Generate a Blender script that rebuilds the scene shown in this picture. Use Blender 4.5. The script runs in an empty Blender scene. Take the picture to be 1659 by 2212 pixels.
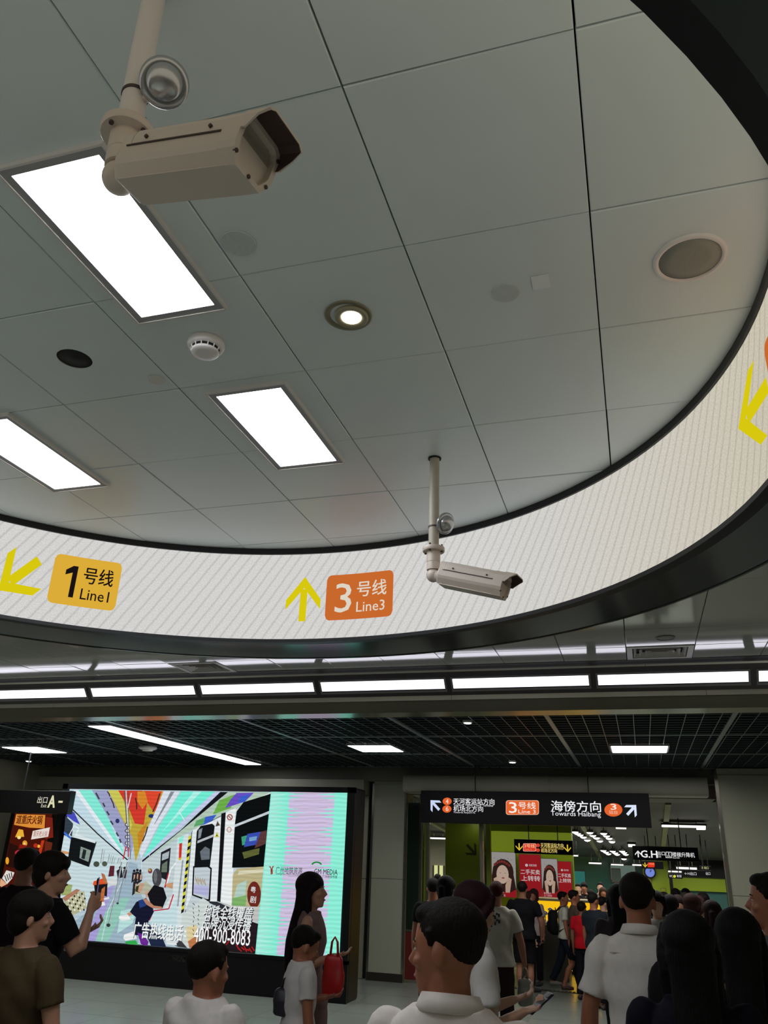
import bpy, bmesh, math, random
from math import sin, cos, pi, sqrt, atan2, radians
from mathutils import Vector, Matrix, noise
random.seed(7)
SC = bpy.context.scene
COL = SC.collection
# ------------------------------------------------------------------ camera
H = 1.92                                   # camera height above the floor
FPX, YAW, PITCH, ROLL = 1715.097, -0.30526930, 0.40552917, 0.03639576
_f = Vector((sin(YAW)*cos(PITCH), cos(YAW)*cos(PITCH), sin(PITCH)))
_r = Vector((cos(YAW), -sin(YAW), 0)); _u = _r.cross(_f)
_R = cos(ROLL)*_r + sin(ROLL)*_u; _U = -sin(ROLL)*_r + cos(ROLL)*_u
cam = bpy.data.cameras.new('camera'); cam.sensor_fit = 'HORIZONTAL'; cam.sensor_width = 36
cam.lens = FPX/1659*36; cam.clip_start = .05; cam.clip_end = 200
co = bpy.data.objects.new('camera', cam); COL.objects.link(co)
M = Matrix((( _R.x, _U.x, -_f.x, 0), (_R.y, _U.y, -_f.y, 0), (_R.z, _U.z, -_f.z, H), (0, 0, 0, 1)))
co.matrix_world = M; SC.camera = co
# ------------------------------------------------------------------ world, exposure
w = bpy.data.worlds.new('world'); SC.world = w; w.use_nodes = True
w.node_tree.nodes['Background'].inputs[0].default_value = (.55, .6, .62, 1)
w.node_tree.nodes['Background'].inputs[1].default_value = .012
SC.view_settings.view_transform = 'Standard'; SC.view_settings.look = 'None'
SC.view_settings.gamma = 1; SC.view_settings.use_curve_mapping = False
SC.view_settings.exposure = 0.0
# lamp strengths (radiance of the lit faces)
E_PANEL, E_STRIP, E_CORR = 17.0, 2.4, 8.0

def area(loc_, sx, sy, e, col=(1, .98, .94), name='fill_area_light', spread=85):      # unseen area lights added to brighten floors, walls and ceilings; not fixtures
    l = bpy.data.lights.new(name, 'AREA'); l.shape = 'RECTANGLE'; l.size = sx; l.size_y = sy; l.energy = e; l.color = col; l.spread = radians(spread)
    o = bpy.data.objects.new(name, l); o.location = loc_; COL.objects.link(o); return o
area((-3, -1.2, 3.1), 8, 2.2, 105); area((-9.2, 3.5, 3.4), 2.5, 6, 85); area((3.0, 3.4, 3.4), 1.6, 6, 65)
area((-8, 10.3, 3.25), 5, 2.4, 60, spread=150); area((-1, 11.2, 3.25), 5, 3, 100, spread=170)
area((-4, 19.2, 2.42), 8, 4.5, 190, (1, .97, .9), spread=150); area((1.5, 20.5, 2.3), 4, 5, 150, (1, .97, .9), spread=150); area((0, 24.6, 1.98), 6, 1.2, 60, (1, .97, .9), spread=170)

# ------------------------------------------------------------------ picture -> place
def ray(x, y):
    return _f + _R*((x-829.5)/FPX) - _U*((y-1106)/FPX)
def onZ(x, y, z):                 # point at world height z seen at pixel x, y
    d = ray(x, y); t = (z-H)/d.z; return Vector((d.x*t, d.y*t, z))
def onY(x, y, Y):
    d = ray(x, y); t = Y/d.y; return Vector((d.x*t, Y, H+d.z*t))
def onX(x, y, X):
    d = ray(x, y); t = X/d.x; return Vector((X, d.y*t, H+d.z*t))
def lin(c):
    if isinstance(c, str):
        c = [int(c[i:i+2], 16)/255 for i in (0, 2, 4)]
    return tuple((v/12.92 if v <= .04045 else ((v+.055)/1.055)**2.4) for v in c)
# ------------------------------------------------------------------ materials
MC = {}
def mat(name, col, rough=.6, metal=0, var=.0, scale=6, bump=0, spec=.5, emis=0, coat=0, alpha=None, stretch=None):
    if name in MC: return MC[name]
    m = bpy.data.materials.new(name); m.use_nodes = True; MC[name] = m
    nt = m.node_tree; b = nt.nodes['Principled BSDF']; c = lin(col)
    b.inputs['Base Color'].default_value = (*c, 1); b.inputs['Roughness'].default_value = rough
    b.inputs['Metallic'].default_value = metal; b.inputs['Specular IOR Level'].default_value = spec
    b.inputs['Coat Weight'].default_value = coat
    if emis:
        b.inputs['Emission Color'].default_value = (*c, 1); b.inputs['Emission Strength'].default_value = emis
    if alpha is not None: b.inputs['Alpha'].default_value = alpha
    if var or bump:
        tc = nt.nodes.new('ShaderNodeTexCoord'); n = nt.nodes.new('ShaderNodeTexNoise')
        n.inputs['Scale'].default_value = scale; n.inputs['Detail'].default_value = 5
        if stretch:
            mp = nt.nodes.new('ShaderNodeMapping'); mp.inputs['Scale'].default_value = stretch
            nt.links.new(tc.outputs['Object'], mp.inputs[0]); nt.links.new(mp.outputs[0], n.inputs['Vector'])
        else: nt.links.new(tc.outputs['Object'], n.inputs['Vector'])
        if var:
            mx = nt.nodes.new('ShaderNodeMix'); mx.data_type = 'RGBA'
            mx.inputs[6].default_value = (*[v*(1-var) for v in c], 1)
            mx.inputs[7].default_value = (*[min(1, v*(1+var)) for v in c], 1)
            nt.links.new(n.outputs['Fac'], mx.inputs[0]); nt.links.new(mx.outputs[2], b.inputs['Base Color'])
        if bump:
            bp = nt.nodes.new('ShaderNodeBump'); bp.inputs['Strength'].default_value = bump
            bp.inputs['Distance'].default_value = .01
            nt.links.new(n.outputs['Fac'], bp.inputs['Height']); nt.links.new(bp.outputs[0], b.inputs['Normal'])
    return m
def glow(name, col, s=1.0):
    if name in MC: return MC[name]
    m = bpy.data.materials.new(name); m.use_nodes = True; MC[name] = m
    nt = m.node_tree; nt.nodes.remove(nt.nodes['Principled BSDF'])
    e = nt.nodes.new('ShaderNodeEmission'); e.inputs[0].default_value = (*lin(col), 1); e.inputs[1].default_value = s
    nt.links.new(e.outputs[0], nt.nodes['Material Output'].inputs[0]); return m
def paint(name, s=1.0, emit=True, scan=0.0):          # colour from the mesh's own face colours (flat print, screens)
    if name in MC: return MC[name]
    m = bpy.data.materials.new(name); m.use_nodes = True; MC[name] = m
    nt = m.node_tree; a = nt.nodes.new('ShaderNodeVertexColor'); a.layer_name = 'ink'
    src = a.outputs[0]
    if scan:
        tc = nt.nodes.new('ShaderNodeTexCoord'); wv = nt.nodes.new('ShaderNodeTexWave'); wv.bands_direction = 'Z'
        wv.inputs['Scale'].default_value = 5.2; wv.inputs['Distortion'].default_value = 3.5; wv.inputs['Detail'].default_value = 1
        wv.inputs['Detail Scale'].default_value = .6
        nt.links.new(tc.outputs['Object'], wv.inputs['Vector'])
        mx = nt.nodes.new('ShaderNodeMix'); mx.data_type = 'RGBA'; mx.blend_type = 'MULTIPLY'; mx.inputs[0].default_value = 1
        cr = nt.nodes.new('ShaderNodeValToRGB'); cr.color_ramp.elements[0].color = (1-scan, 1-scan*.9, 1-scan*.9, 1); cr.color_ramp.elements[1].color = (1, 1, 1, 1)
        nt.links.new(wv.outputs['Fac'], cr.inputs[0]); nt.links.new(src, mx.inputs[6]); nt.links.new(cr.outputs[0], mx.inputs[7]); src = mx.outputs[2]
    if emit:
        nt.nodes.remove(nt.nodes['Principled BSDF'])
        e = nt.nodes.new('ShaderNodeEmission'); e.inputs[1].default_value = s
        nt.links.new(src, e.inputs[0]); nt.links.new(e.outputs[0], nt.nodes['Material Output'].inputs[0])
    else:
        b = nt.nodes['Principled BSDF']; nt.links.new(src, b.inputs['Base Color']); b.inputs['Roughness'].default_value = .5
    return m
# ------------------------------------------------------------------ objects
def put(o, parent=None):
    COL.objects.link(o)
    if parent is not None: o.parent = parent
    return o
def tag(o, label=None, cat=None, group=None, kind=None):
    if label: o['label'] = label
    if cat: o['category'] = cat
    if group: o['group'] = group
    if kind: o['kind'] = kind
    return o
def thing(name, label, cat, loc=(0, 0, 0), rz=0, group=None):
    o = bpy.data.objects.new(name, None); o.location = loc; o.rotation_euler = (0, 0, rz); o.empty_display_size = .1
    put(o); tag(o, label, cat, group); bpy.context.view_layer.update(); return o
def copy_tree(o, parent=None):
    c = o.copy(); put(c)
    if parent is not None: c.parent = parent; 
    for ch in list(o.children): copy_tree(ch, c)
    return c
class G:                       # geometry collector
    def __init__(s): s.v = []; s.f = []; s.c = []
    def add(s, vs, fs, col=None):
        n = len(s.v); s.v += [tuple(v) for v in vs]; s.f += [tuple(i+n for i in f) for f in fs]; s.c += [col]*len(fs)
        return s
    def box(s, a, b, col=None):
        x0, y0, z0 = a; x1, y1, z1 = b
        vs = [(x0,y0,z0),(x1,y0,z0),(x1,y1,z0),(x0,y1,z0),(x0,y0,z1),(x1,y0,z1),(x1,y1,z1),(x0,y1,z1)]
        return s.add(vs, [(3,2,1,0),(4,5,6,7),(0,1,5,4),(1,2,6,5),(2,3,7,6),(3,0,4,7)], col)
    def cbox(s, c, d, col=None):
        return s.box([c[i]-d[i]/2 for i in range(3)], [c[i]+d[i]/2 for i in range(3)], col)
    def loft(s, rings, cap=True, col=None):    # rings: lists of equal length of points
        n = len(rings[0]); base = len(s.v); fs = []
        for r in rings: s.v += [tuple(p) for p in r]
        for i in range(len(rings)-1):
            for j in range(n):
                a = base+i*n+j; b = base+i*n+(j+1) % n; fs.append((a, b, b+n, a+n))
        if cap:
            fs.append(tuple(base+j for j in reversed(range(n)))); fs.append(tuple(base+(len(rings)-1)*n+j for j in range(n)))
        s.f += fs; s.c += [col]*len(fs); return s
    def tube(s, pts, rad, n=12, cap=True, col=None):
        pts = [Vector(p) for p in pts]; rings = []
        if not isinstance(rad, (list, tuple)): rad = [rad]*len(pts)
        a = None
        for i, p in enumerate(pts):
            t = (pts[min(i+1, len(pts)-1)]-pts[max(i-1, 0)]).normalized()
            if a is None: a = t.orthogonal().normalized()
            else: a = (a - t*a.dot(t)).normalized()
            b = t.cross(a)
            rings.append([p+(a*cos(k*2*pi/n)+b*sin(k*2*pi/n))*rad[i] for k in range(n)])
        return s.loft(rings, cap, col)
    def lathe(s, prof, n=32, c=(0,0,0), axis=(0,0,1), col=None, cap=True):   # prof (r, h)
        c = Vector(c); ax = Vector(axis).normalized(); a = ax.orthogonal().normalized(); b = ax.cross(a)
        return s.loft([[c+ax*h+(a*cos(k*2*pi/n)+b*sin(k*2*pi/n))*max(r, 1e-5) for k in range(n)] for r, h in prof], cap, col)
    def ell(s, c, r, n=14, m=9, rot=None, col=None):
        c = Vector(c); rings = []
        for i in range(m+1):
            t = -pi/2+pi*i/m; t = max(min(t, pi/2-.12), -pi/2+.12)
            ring = []
            for k in range(n):
                v = Vector((r[0]*cos(t)*cos(2*pi*k/n), r[1]*cos(t)*sin(2*pi*k/n), r[2]*sin(t)))
                if rot is not None: v = rot @ v
                ring.append(c+v)
            rings.append(ring)
        return s.loft(rings, True, col)
    def mesh(s, name, smooth=False):
        me = bpy.data.meshes.new(name); me.from_pydata(s.v, [], s.f)
        if any(c is not None for c in s.c):
            at = me.color_attributes.new('ink', 'FLOAT_COLOR', 'CORNER'); k = 0
            for fi, f in enumerate(s.f):
                c = s.c[fi] or (0, 0, 0)
                for _ in f: at.data[k].color = (*c[:3], 1); k += 1
        if smooth: me.polygons.foreach_set('use_smooth', [True]*len(me.polygons))
        me.update(); return me
    def obj(s, name, m, parent=None, smooth=False, bevel=0, kind=None, label=None, split=None):
        o = bpy.data.objects.new(name, s.mesh(name, smooth)); o.data.materials.append(m); put(o, parent)
        if bevel:
            b = o.modifiers.new('bevel', 'BEVEL'); b.width = bevel; b.segments = 2; b.limit_method = 'ANGLE'
        if split is not None:
            try: o.data.set_sharp_from_angle(angle=split)
            except Exception: pass
        if kind: o['kind'] = kind
        if label: o['label'] = label
        return o
def prism(g, poly, axis_a, axis_b, thick_v, org, col=None):    # 2-D polygon extruded
    a, b, t, o = map(Vector, (axis_a, axis_b, thick_v, org)); n = len(poly)
    p0 = [o+a*x+b*y for x, y in poly]; p1 = [p+t for p in p0]
    return g.add(p0+p1, [tuple(range(n)), tuple(reversed(range(n, 2*n)))]+[(i, n+i, n+(i+1) % n, (i+1) % n) for i in range(n)], col)
# ------------------------------------------------------------------ lettering
_tc = {}
def glyphs(txt, bold=0.0, shear=0.0, res=2):
    key = (txt, bold, shear)
    if key in _tc: return _tc[key]
    c = bpy.data.curves.new('t', 'FONT'); c.body = txt; c.size = 1; c.resolution_u = res; c.offset = bold; c.shear = shear; c.fill_mode = 'FRONT'
    o = bpy.data.objects.new('t', c); COL.objects.link(o)
    dg = bpy.context.evaluated_depsgraph_get(); me = bpy.data.meshes.new_from_object(o.evaluated_get(dg))
    vs = [v.co.copy() for v in me.vertices]; fs = [tuple(p.vertices) for p in me.polygons]
    bpy.data.objects.remove(o); bpy.data.curves.remove(c); bpy.data.meshes.remove(me)
    x0 = min(v.x for v in vs); x1 = max(v.x for v in vs); y0 = min(v.y for v in vs); y1 = max(v.y for v in vs)
    r = ([((v.x-x0)/max(x1-x0, 1e-6), (v.y-y0)/max(y1-y0, 1e-6)) for v in vs], fs, (x1-x0)/max(y1-y0, 1e-6))
    _tc[key] = r; return r
def text_on(g, txt, fn, u0, v0, u1, v1, col=None, bold=0.0, shear=0.0):   # fits text to the box, fn(u, v) -> point
    uv, fs, _ = glyphs(txt, 0.0, shear); e = bold*abs(v1-v0)*.9
    for sx, sy in (((0, 0),) if bold == 0 else ((-1, -.7), (1, -.7), (-1, .7), (1, .7))):   # heavier strokes: the same flat ink laid down with small shifts
        g.add([fn(u0+(u1-u0)*a+sx*e, v0+(v1-v0)*b+sy*e) for a, b in uv], fs, col)
    return g
def poly_on(g, pts, fn, col=None):
    g.add([fn(*p) for p in pts], [tuple(range(len(pts)))], col); return g
def rrect(x0, y0, x1, y1, r, n=4):
    out = []
    for cx, cy, a in ((x1-r, y0+r, -90), (x1-r, y1-r, 0), (x0+r, y1-r, 90), (x0+r, y0+r, 180)):
        for k in range(n+1):
            t = radians(a+90*k/n); out.append((cx+r*cos(t), cy+r*sin(t)))
    return out
def arrow_pts(sz=1.0, w=.2, kind='up'):      # bold arrow, centred, pointing +v, two polygons
    h = .5; L = []
    L.append([(-w/2, -h), (w/2, -h), (w/2, h-.28), (-w/2, h-.28)])
    t = w*1.0
    L.append([(0, h), (-.5, h-.52), (-.5, h-.52-t*1.1), (0, h-t*1.25)])
    L.append([(0, h), (0, h-t*1.25), (.5, h-.52-t*1.1), (.5, h-.52)])
    return [[(x*sz, y*sz) for x, y in p] for p in L]
def arrow_on(g, fn, cu, cv, sz, ang, col=None, w=.2, su=1.0):
    for p in arrow_pts(sz, w):
        q = [(cu+su*(x*cos(ang)-y*sin(ang)), cv+x*sin(ang)+y*cos(ang)) for x, y in p]
        poly_on(g, q, fn, col)
# ================================================================== ring zone ceiling
ZC, ZL = H+1.853, H+1.82                  # tiles inside the ring, tiles around it
X0, Y0, TX, TY = -2.3909, 1.3696, .6, .6172
CX, CY, RI, RO = -1.755, 2.283, 2.33, 2.665
ZT, ZB, ZS = H+1.812, H+1.236, H+1.185
m_tile = mat('ceiling_panel_paint', 'dbe3e5', .36, .0, var=.05, scale=2.5, spec=.55)
m_tile2 = mat('ceiling_panel_satin', 'c0c1ba', .08, .05, var=.05, scale=2.5, spec=.55)
m_dark = mat('dark_void', '141416', .8)
m_black = mat('black_powder_coat', '1b1b1e', .42, spec=.4)
m_blackgloss = mat('dark_glossy_soffit', '434849', .14, .15, spec=.6)
m_frame = mat('lamp_frame_grey', 'a09ea2', .5)
m_trim = mat('pale_trim', 'd6d1cd', .45)
m_white = mat('white_plastic', 'e6e0df', .4)
ceil = bpy.data.objects.new('ceiling', None); put(ceil); ceil['kind'] = 'structure'
def clip(poly, R):
    n = 96
    for k in range(n):
        t = 2*pi*(k+.5)/n; nx, ny = cos(t), sin(t); d = R*cos(pi/n); out = []
        for i in range(len(poly)):
            a, b = poly[i], poly[(i+1) % len(poly)]
            da = (a[0]-CX)*nx+(a[1]-CY)*ny-d; db = (b[0]-CX)*nx+(b[1]-CY)*ny-d
            if da <= 0: out.append(a)
            if (da < 0 < db) or (db < 0 < da):
                s = da/(da-db); out.append((a[0]+(b[0]-a[0])*s, a[1]+(b[1]-a[1])*s))
        poly = out
        if len(poly) < 3: return []
    return poly
HOLES = [(onZ(161, 776, ZC), .072)]
def tile(poly, z, m, tilt=True, hole=None):
    g = G(); cx = sum(p[0] for p in poly)/len(poly); cy = sum(p[1] for p in poly)/len(poly)
    tx, ty, dz = (random.uniform(-.004, .004), random.uniform(-.004, .004), random.uniform(-.0015, .0015)) if tilt else (0, 0, 0)
    zz = lambda p: z+dz+(p[0]-cx)*tx+(p[1]-cy)*ty
    n = len(poly); poly = list(poly)
    if sum(poly[i][0]*poly[(i+1) % n][1]-poly[(i+1) % n][0]*poly[i][1] for i in range(n)) > 0: poly.reverse()
    if hole:
        c, r = hole; ring = [(c.x+r*cos(-2*pi*k/24), c.y+r*sin(-2*pi*k/24)) for k in range(24)]
        bmh = bmesh.new(); o1 = [bmh.verts.new((*p, zz(p))) for p in poly]; o2 = [bmh.verts.new((*p, zz(p))) for p in ring]
        es = [bmh.edges.new((o1[i], o1[(i+1) % n])) for i in range(n)]+[bmh.edges.new((o2[i], o2[(i+1) % 24])) for i in range(24)]
        bmesh.ops.triangle_fill(bmh, edges=es, use_beauty=True)
        bmh.verts.ensure_lookup_table(); bmh.faces.ensure_lookup_table(); bmh.verts.index_update()
        g.add([v.co for v in bmh.verts], [tuple(v.index for v in f.verts) for f in bmh.faces]); bmh.free()
        g.add([(*p, zz(p)) for p in ring]+[(*p, zz(p)+.03) for p in ring], [(i, (i+1) % 24, 24+(i+1) % 24, 24+i) for i in range(24)])
    else: g.add([(*p, zz(p)) for p in poly], [tuple(range(n))])
    def out(p, e): L = sqrt((p[0]-cx)**2+(p[1]-cy)**2) or 1; return (p[0]+(p[0]-cx)/L*e, p[1]+(p[1]-cy)/L*e)
    full1 = [out(p, .0035) for p in poly]
    g.add([(*p, zz(p)) for p in poly]+[(*q, zz(p)+.0035) for p, q in zip(poly, full1)]+[(*q, zz(p)+.02) for p, q in zip(poly, full1)], [(k*n+i, (k+1)*n+i, (k+1)*n+(i+1) % n, k*n+(i+1) % n) for k in (0, 1) for i in range(n)])
    return g.obj('ceiling_tile', m, ceil)
gap = .0048
for i in range(-6, 9):
    for j in range(-6, 9):
        a, b = X0+i*TX+gap, Y0+j*TY+gap; c, d = X0+(i+1)*TX-gap, Y0+(j+1)*TY-gap
        p = clip([(a, b), (c, b), (c, d), (a, d)], RI+.04)
        if len(p) < 3: continue
        h = None
        for hc, hr in HOLES:
            if a < hc.x < c and b < hc.y < d: h = (hc, hr)
        tile(p, ZC, m_tile, hole=h)
for i in range(-11, 11):
    for j in range(-5, 11):
        a, b = X0+i*TX+gap, Y0+j*TY+gap; c, d = X0+(i+1)*TX-gap, Y0+(j+1)*TY-gap
        d = min(d, 8.05)
        if d-b < .02: continue
        dm = min(sqrt((x-CX)**2+(y-CY)**2) for x in (a, c) for y in (b, d))
        if (i, j) in ((4, 10), (-4, 10)): continue
        dx_ = sqrt(max((x-CX)**2+(y-CY)**2 for x in (a, c) for y in (b, d)))
        if dx_ < RO: continue
        q = [(a, b), (c, b), (c, d), (a, d)]
        if dm < RI+.30:           # tile cut along the ring's fascia
            mx_, my_ = (a+c)/2-CX, (b+d)/2-CY; L_ = sqrt(mx_*mx_+my_*my_); nx_, ny_ = mx_/L_, my_/L_; o_ = []
            for k in range(4):
                p0, p1 = q[k], q[(k+1) % 4]; d0 = (p0[0]-CX)*nx_+(p0[1]-CY)*ny_-(RI+.30); d1 = (p1[0]-CX)*nx_+(p1[1]-CY)*ny_-(RI+.30)
                if d0 >= 0: o_.append(p0)
                if d0*d1 < 0: s_ = d0/(d0-d1); o_.append((p0[0]+(p1[0]-p0[0])*s_, p0[1]+(p1[1]-p0[1])*s_))
            q = o_
            if len(q) < 3: continue
        tile(q, ZL, m_tile2)
G().box((-9.6, -2.6, ZC+.05), (4.8, 8.3, ZC+.12)).obj('backing_board', m_dark, ceil)
# ---- ring display
ring = thing('ring_display', 'circular suspended LED ring showing white background with line numbers and yellow arrows', 'display', (CX, CY, ZB))
def cylp(R, th, z): return Vector((CX+R*sin(th)-CX, CY+R*cos(th)-CY, z-ZB))
N = 128
def band(g, prof):       # closed profile (R, z) swept round
    rings = [[cylp(r, 2*pi*k/N, z) for r, z in prof] for k in range(N)]; n = len(prof); base = len(g.v)
    for r in rings: g.v += [tuple(p) for p in r]
    for k in range(N):
        for j in range(n):
            a = base+k*n+j; b = base+k*n+(j+1) % n; k2 = base+((k+1) % N)*n
            g.f.append((a, b, k2+(j+1) % n, k2+j)); g.c.append(None)
    return g
m_led = bpy.data.materials.new('led_screen_white'); m_led.use_nodes = True
nt = m_led.node_tree; nt.nodes.remove(nt.nodes['Principled BSDF'])
def N_(t, **k):
    n = nt.nodes.new(t)
    for a, v in k.items(): setattr(n, a, v)
    return n
uvn = N_('ShaderNodeUVMap'); uvn.uv_map = 'UVMap'
mp = N_('ShaderNodeMapping'); mp.inputs['Rotation'].default_value = (0, 0, radians(32)); nt.links.new(uvn.outputs[0], mp.inputs[0])
wv = N_('ShaderNodeTexWave'); wv.inputs['Scale'].default_value = 5.4; wv.inputs['Distortion'].default_value = .5; wv.inputs['Detail'].default_value = 2; wv.inputs['Detail Scale'].default_value = 2.
nt.links.new(mp.outputs[0], wv.inputs['Vector'])
cr = N_('ShaderNodeValToRGB'); cr.color_ramp.elements[0].position = .0; cr.color_ramp.elements[0].color = (*lin('bebdb9'), 1)
cr.color_ramp.elements[1].position = .22; cr.color_ramp.elements[1].color = (*lin('d0cfcb'), 1); nt.links.new(wv.outputs['Fac'], cr.inputs[0])
ns = N_('ShaderNodeTexNoise'); ns.inputs['Scale'].default_value = 120; nt.links.new(uvn.outputs[0], ns.inputs['Vector'])
mr = N_('ShaderNodeMapRange'); mr.inputs[1].default_value = .35; mr.inputs[2].default_value = .65; mr.inputs[3].default_value = .9; mr.inputs[4].default_value = 1.08; nt.links.new(ns.outputs[0], mr.inputs[0])
# LED modules are warmer seen from round the side: a slow drift of white balance along the band
sp = N_('ShaderNodeSeparateXYZ'); nt.links.new(uvn.outputs[0], sp.inputs[0])
m2 = N_('ShaderNodeMapRange'); m2.inputs[1].default_value = 1.0; m2.inputs[2].default_value = 3.4; nt.links.new(sp.outputs[0], m2.inputs[0])
tm = N_('ShaderNodeMix'); tm.data_type = 'RGBA'; tm.inputs[6].default_value = (1.04, 1.04, 1.06, 1); tm.inputs[7].default_value = (.93, .86, .70, 1); nt.links.new(m2.outputs[0], tm.inputs[0])
mu = N_('ShaderNodeMix'); mu.data_type = 'RGBA'; mu.blend_type = 'MULTIPLY'; mu.inputs[0].default_value = 1
nt.links.new(cr.outputs[0], mu.inputs[6]); nt.links.new(tm.outputs[2], mu.inputs[7])
em = N_('ShaderNodeEmission'); nt.links.new(mu.outputs[2], em.inputs[0]); nt.links.new(mr.outputs[0], em.inputs[1])
nt.links.new(em.outputs[0], nt.nodes['Material Output'].inputs[0])
g = G()
NB = 180
for k in range(NB+1):
    th = 2*pi*k/NB-pi; g.v += [tuple(cylp(RI, th, ZB)), tuple(cylp(RI, th, ZT))]
for k in range(NB): g.f.append((2*k, 2*k+1, 2*k+3, 2*k+2)); g.c.append(None)
o = g.obj('screen_band', m_led, ring, smooth=True)
uvl = o.data.uv_layers.new(name='UVMap')
for lp in o.data.loops:
    vi = lp.vertex_index; uvl.data[lp.index].uv = ((2*pi*(vi//2)/NB-pi)*RI, .576*(vi % 2))
band(G(), [(RI-.012, ZT), (RI-.012, ZC-.002), (RI+.05, ZC-.002), (RI+.05, ZT)]).obj('upper_frame', m_black, ring, smooth=True, split=.6)
band(G(), [(RI-.006, ZB-.022), (RI-.006, ZB), (RI+.05, ZB), (RI+.05, ZB-.022)]).obj('lower_frame', m_black, ring, smooth=True, split=.6)
band(G(), [(RI+.004, ZB-.022), (RI+.05, ZB-.0215), (RO-.01, ZS+.004), (RO-.01, ZS+.012), (RI+.004, ZB-.012)]).obj('soffit', m_blackgloss, ring, smooth=True, split=.6)
band(G(), [(RI+.06, ZB-.01), (RI+.06, ZL+.06), (RO, ZL+.06), (RO, ZS), (RO-.012, ZS), (RO-.012, ZS+.02)]).obj('outer_fascia', m_blackgloss, ring, smooth=True, split=.6)
def cyf(off):
    return lambda s, z: cylp(RI-off, s/RI, z)
def line_badge(name, th0, th1, z0, z1, num, en, bg, fg):
    s0, s1 = th0*RI, th1*RI; g = G(); f = cyf(.003); r = .035
    # rounded plate cut in strips so it follows the curve
    pts = rrect(s0, z0, s1, z1, r); xs = sorted(set(round(p[0], 5) for p in pts)); n = 10
    xs = [s0+(s1-s0)*k/16 for k in range(17)]
    def zz(s):
        d = min(s-s0, s1-s); e = 0 if d >= r else r-sqrt(max(r*r-(r-d)**2, 0)); return z0+e, z1-e
    xs = sorted(xs+[s0+r*k/4 for k in range(5)]+[s1-r*k/4 for k in range(5)])
    for a, b in zip(xs, xs[1:]):
        if b-a < 1e-5: continue
        a0, a1 = zz(a); b0, b1 = zz(b); poly_on(g, [(a, a0), (b, b0), (b, b1), (a, a1)], f, lin(bg))
    f2 = cyf(.005); W, Hh = s1-s0, z1-z0; c = lin(fg)
    if num == '1':
        U = lambda u, v: (s0+W*u, z0+Hh*v)
        poly_on(g, [U(.29, .16), U(.36, .16), U(.36, .80), U(.29, .80)], f2, c); poly_on(g, [U(.29, .66), U(.29, .80), U(.19, .70), U(.19, .60)], f2, c)
    else: text_on(g, num, f2, s0+W*(.14 if num == '3' else .2), z0+Hh*.16, s0+W*.38, z0+Hh*.80, c, .004)
    text_on(g, '号线', f2, s0+W*.46, z0+Hh*.48, s0+W*.9, z0+Hh*.82, c, .012)
    text_on(g, en, f2, s0+W*.46, z0+Hh*.15, s0+W*.88, z0+Hh*.37, c, .006)
    return g.obj(name, paint('led_print', .92), ring)
line_badge('line_badge', -.789, -.613, H+1.358, H+1.68, '1', 'Line1', 'e3b23a', '1a1414').__setitem__('label', 'amber badge for line one with black figures')
line_badge('line_badge', -.03, .169, H+1.352, H+1.655, '3', 'Line3', 'cf6c2e', 'e6dccb').__setitem__('label', 'orange badge for line three with white figures')
line_badge('line_badge', 1.438, 1.62, H+1.352, H+1.672, '3', 'Line3', 'cf6c2e', 'e6dccb')
def ring_arrow(th, z, sz, ang, su=1.0, w=.2):
    g = G(); arrow_on(g, cyf(.004), th*RI, z, sz, ang, lin('dfcf10'), w=w, su=su)
    return g.obj('arrow', paint('led_print', .92), ring)
ring_arrow(-.0955, H+1.502, .30, 0, .78)
ring_arrow(-.868, H+1.495, .33, radians(135), .82)
ring_arrow(1.362, H+1.53, .31, radians(90), 1)
# ---- lamp panels
def lamp_panel(q, label, z=ZC, mname='panel_diffuser'):
    P = [onZ(x, y, z) for x, y in q]; x0 = sum(sorted(p.x for p in P)[:2])/2; x1 = sum(sorted(p.x for p in P)[-2:])/2
    y0 = sum(sorted(p.y for p in P)[:2])/2; y1 = sum(sorted(p.y for p in P)[-2:])/2
    return lamp_box(x0, x1, y0, y1, z, label)
def lamp_box(x0, x1, y0, y1, z, label, b=.028):
    t = thing('ceiling_light', label, 'ceiling light', ((x0+x1)/2, (y0+y1)/2, z), group='white rectangular light panels inside the ring'); w, d = (x1-x0)/2, (y1-y0)/2
    g = G()
    for a, c in (((-w-b, -d-b), (w+b, -d)), ((-w-b, d), (w+b, d+b)), ((-w-b, -d), (-w, d)), ((w, -d), (w+b, d))):
        g.box((a[0], a[1], -.012), (c[0], c[1], .003))
    g.obj('frame', m_frame, t)
    g = G(); e = .008; B = b+e
    for a, c in (((-w-B, -d-B), (w+B, -d-b)), ((-w-B, d+b), (w+B, d+B)), ((-w-B, -d-b), (-w-b, d+b)), ((w+b, -d-b), (w+B, d+b))):
        g.box((a[0], a[1], -.016), (c[0], c[1], .002))
    g.obj('edge_trim', m_trim, t)
    G().box((-w, -d, -.008), (w, d, .002)).obj('diffuser', glow('panel_light', 'eef4fb', E_PANEL), t)
    return t
lamp_panel([(468, 852), (607, 833), (727, 991), (606, 1004)], 'smaller white light panel in the middle of the ring ceiling')
P = [onZ(31, 373, ZC), onZ(303, 681, ZC), onZ(467, 657, ZC)]
lamp_box((P[0].x+P[1].x)/2, P[2].x, P[0].y, P[1].y, ZC, 'largest white light panel, behind the near camera housing')
P = [onZ(221, 1044, ZC), onZ(119, 1053, ZC), onZ(33, 898, ZC)]
lamp_box(P[1].x, P[0].x, P[2].y, P[1].y, ZC, 'white light panel cut off by the left edge of the photo')
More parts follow.
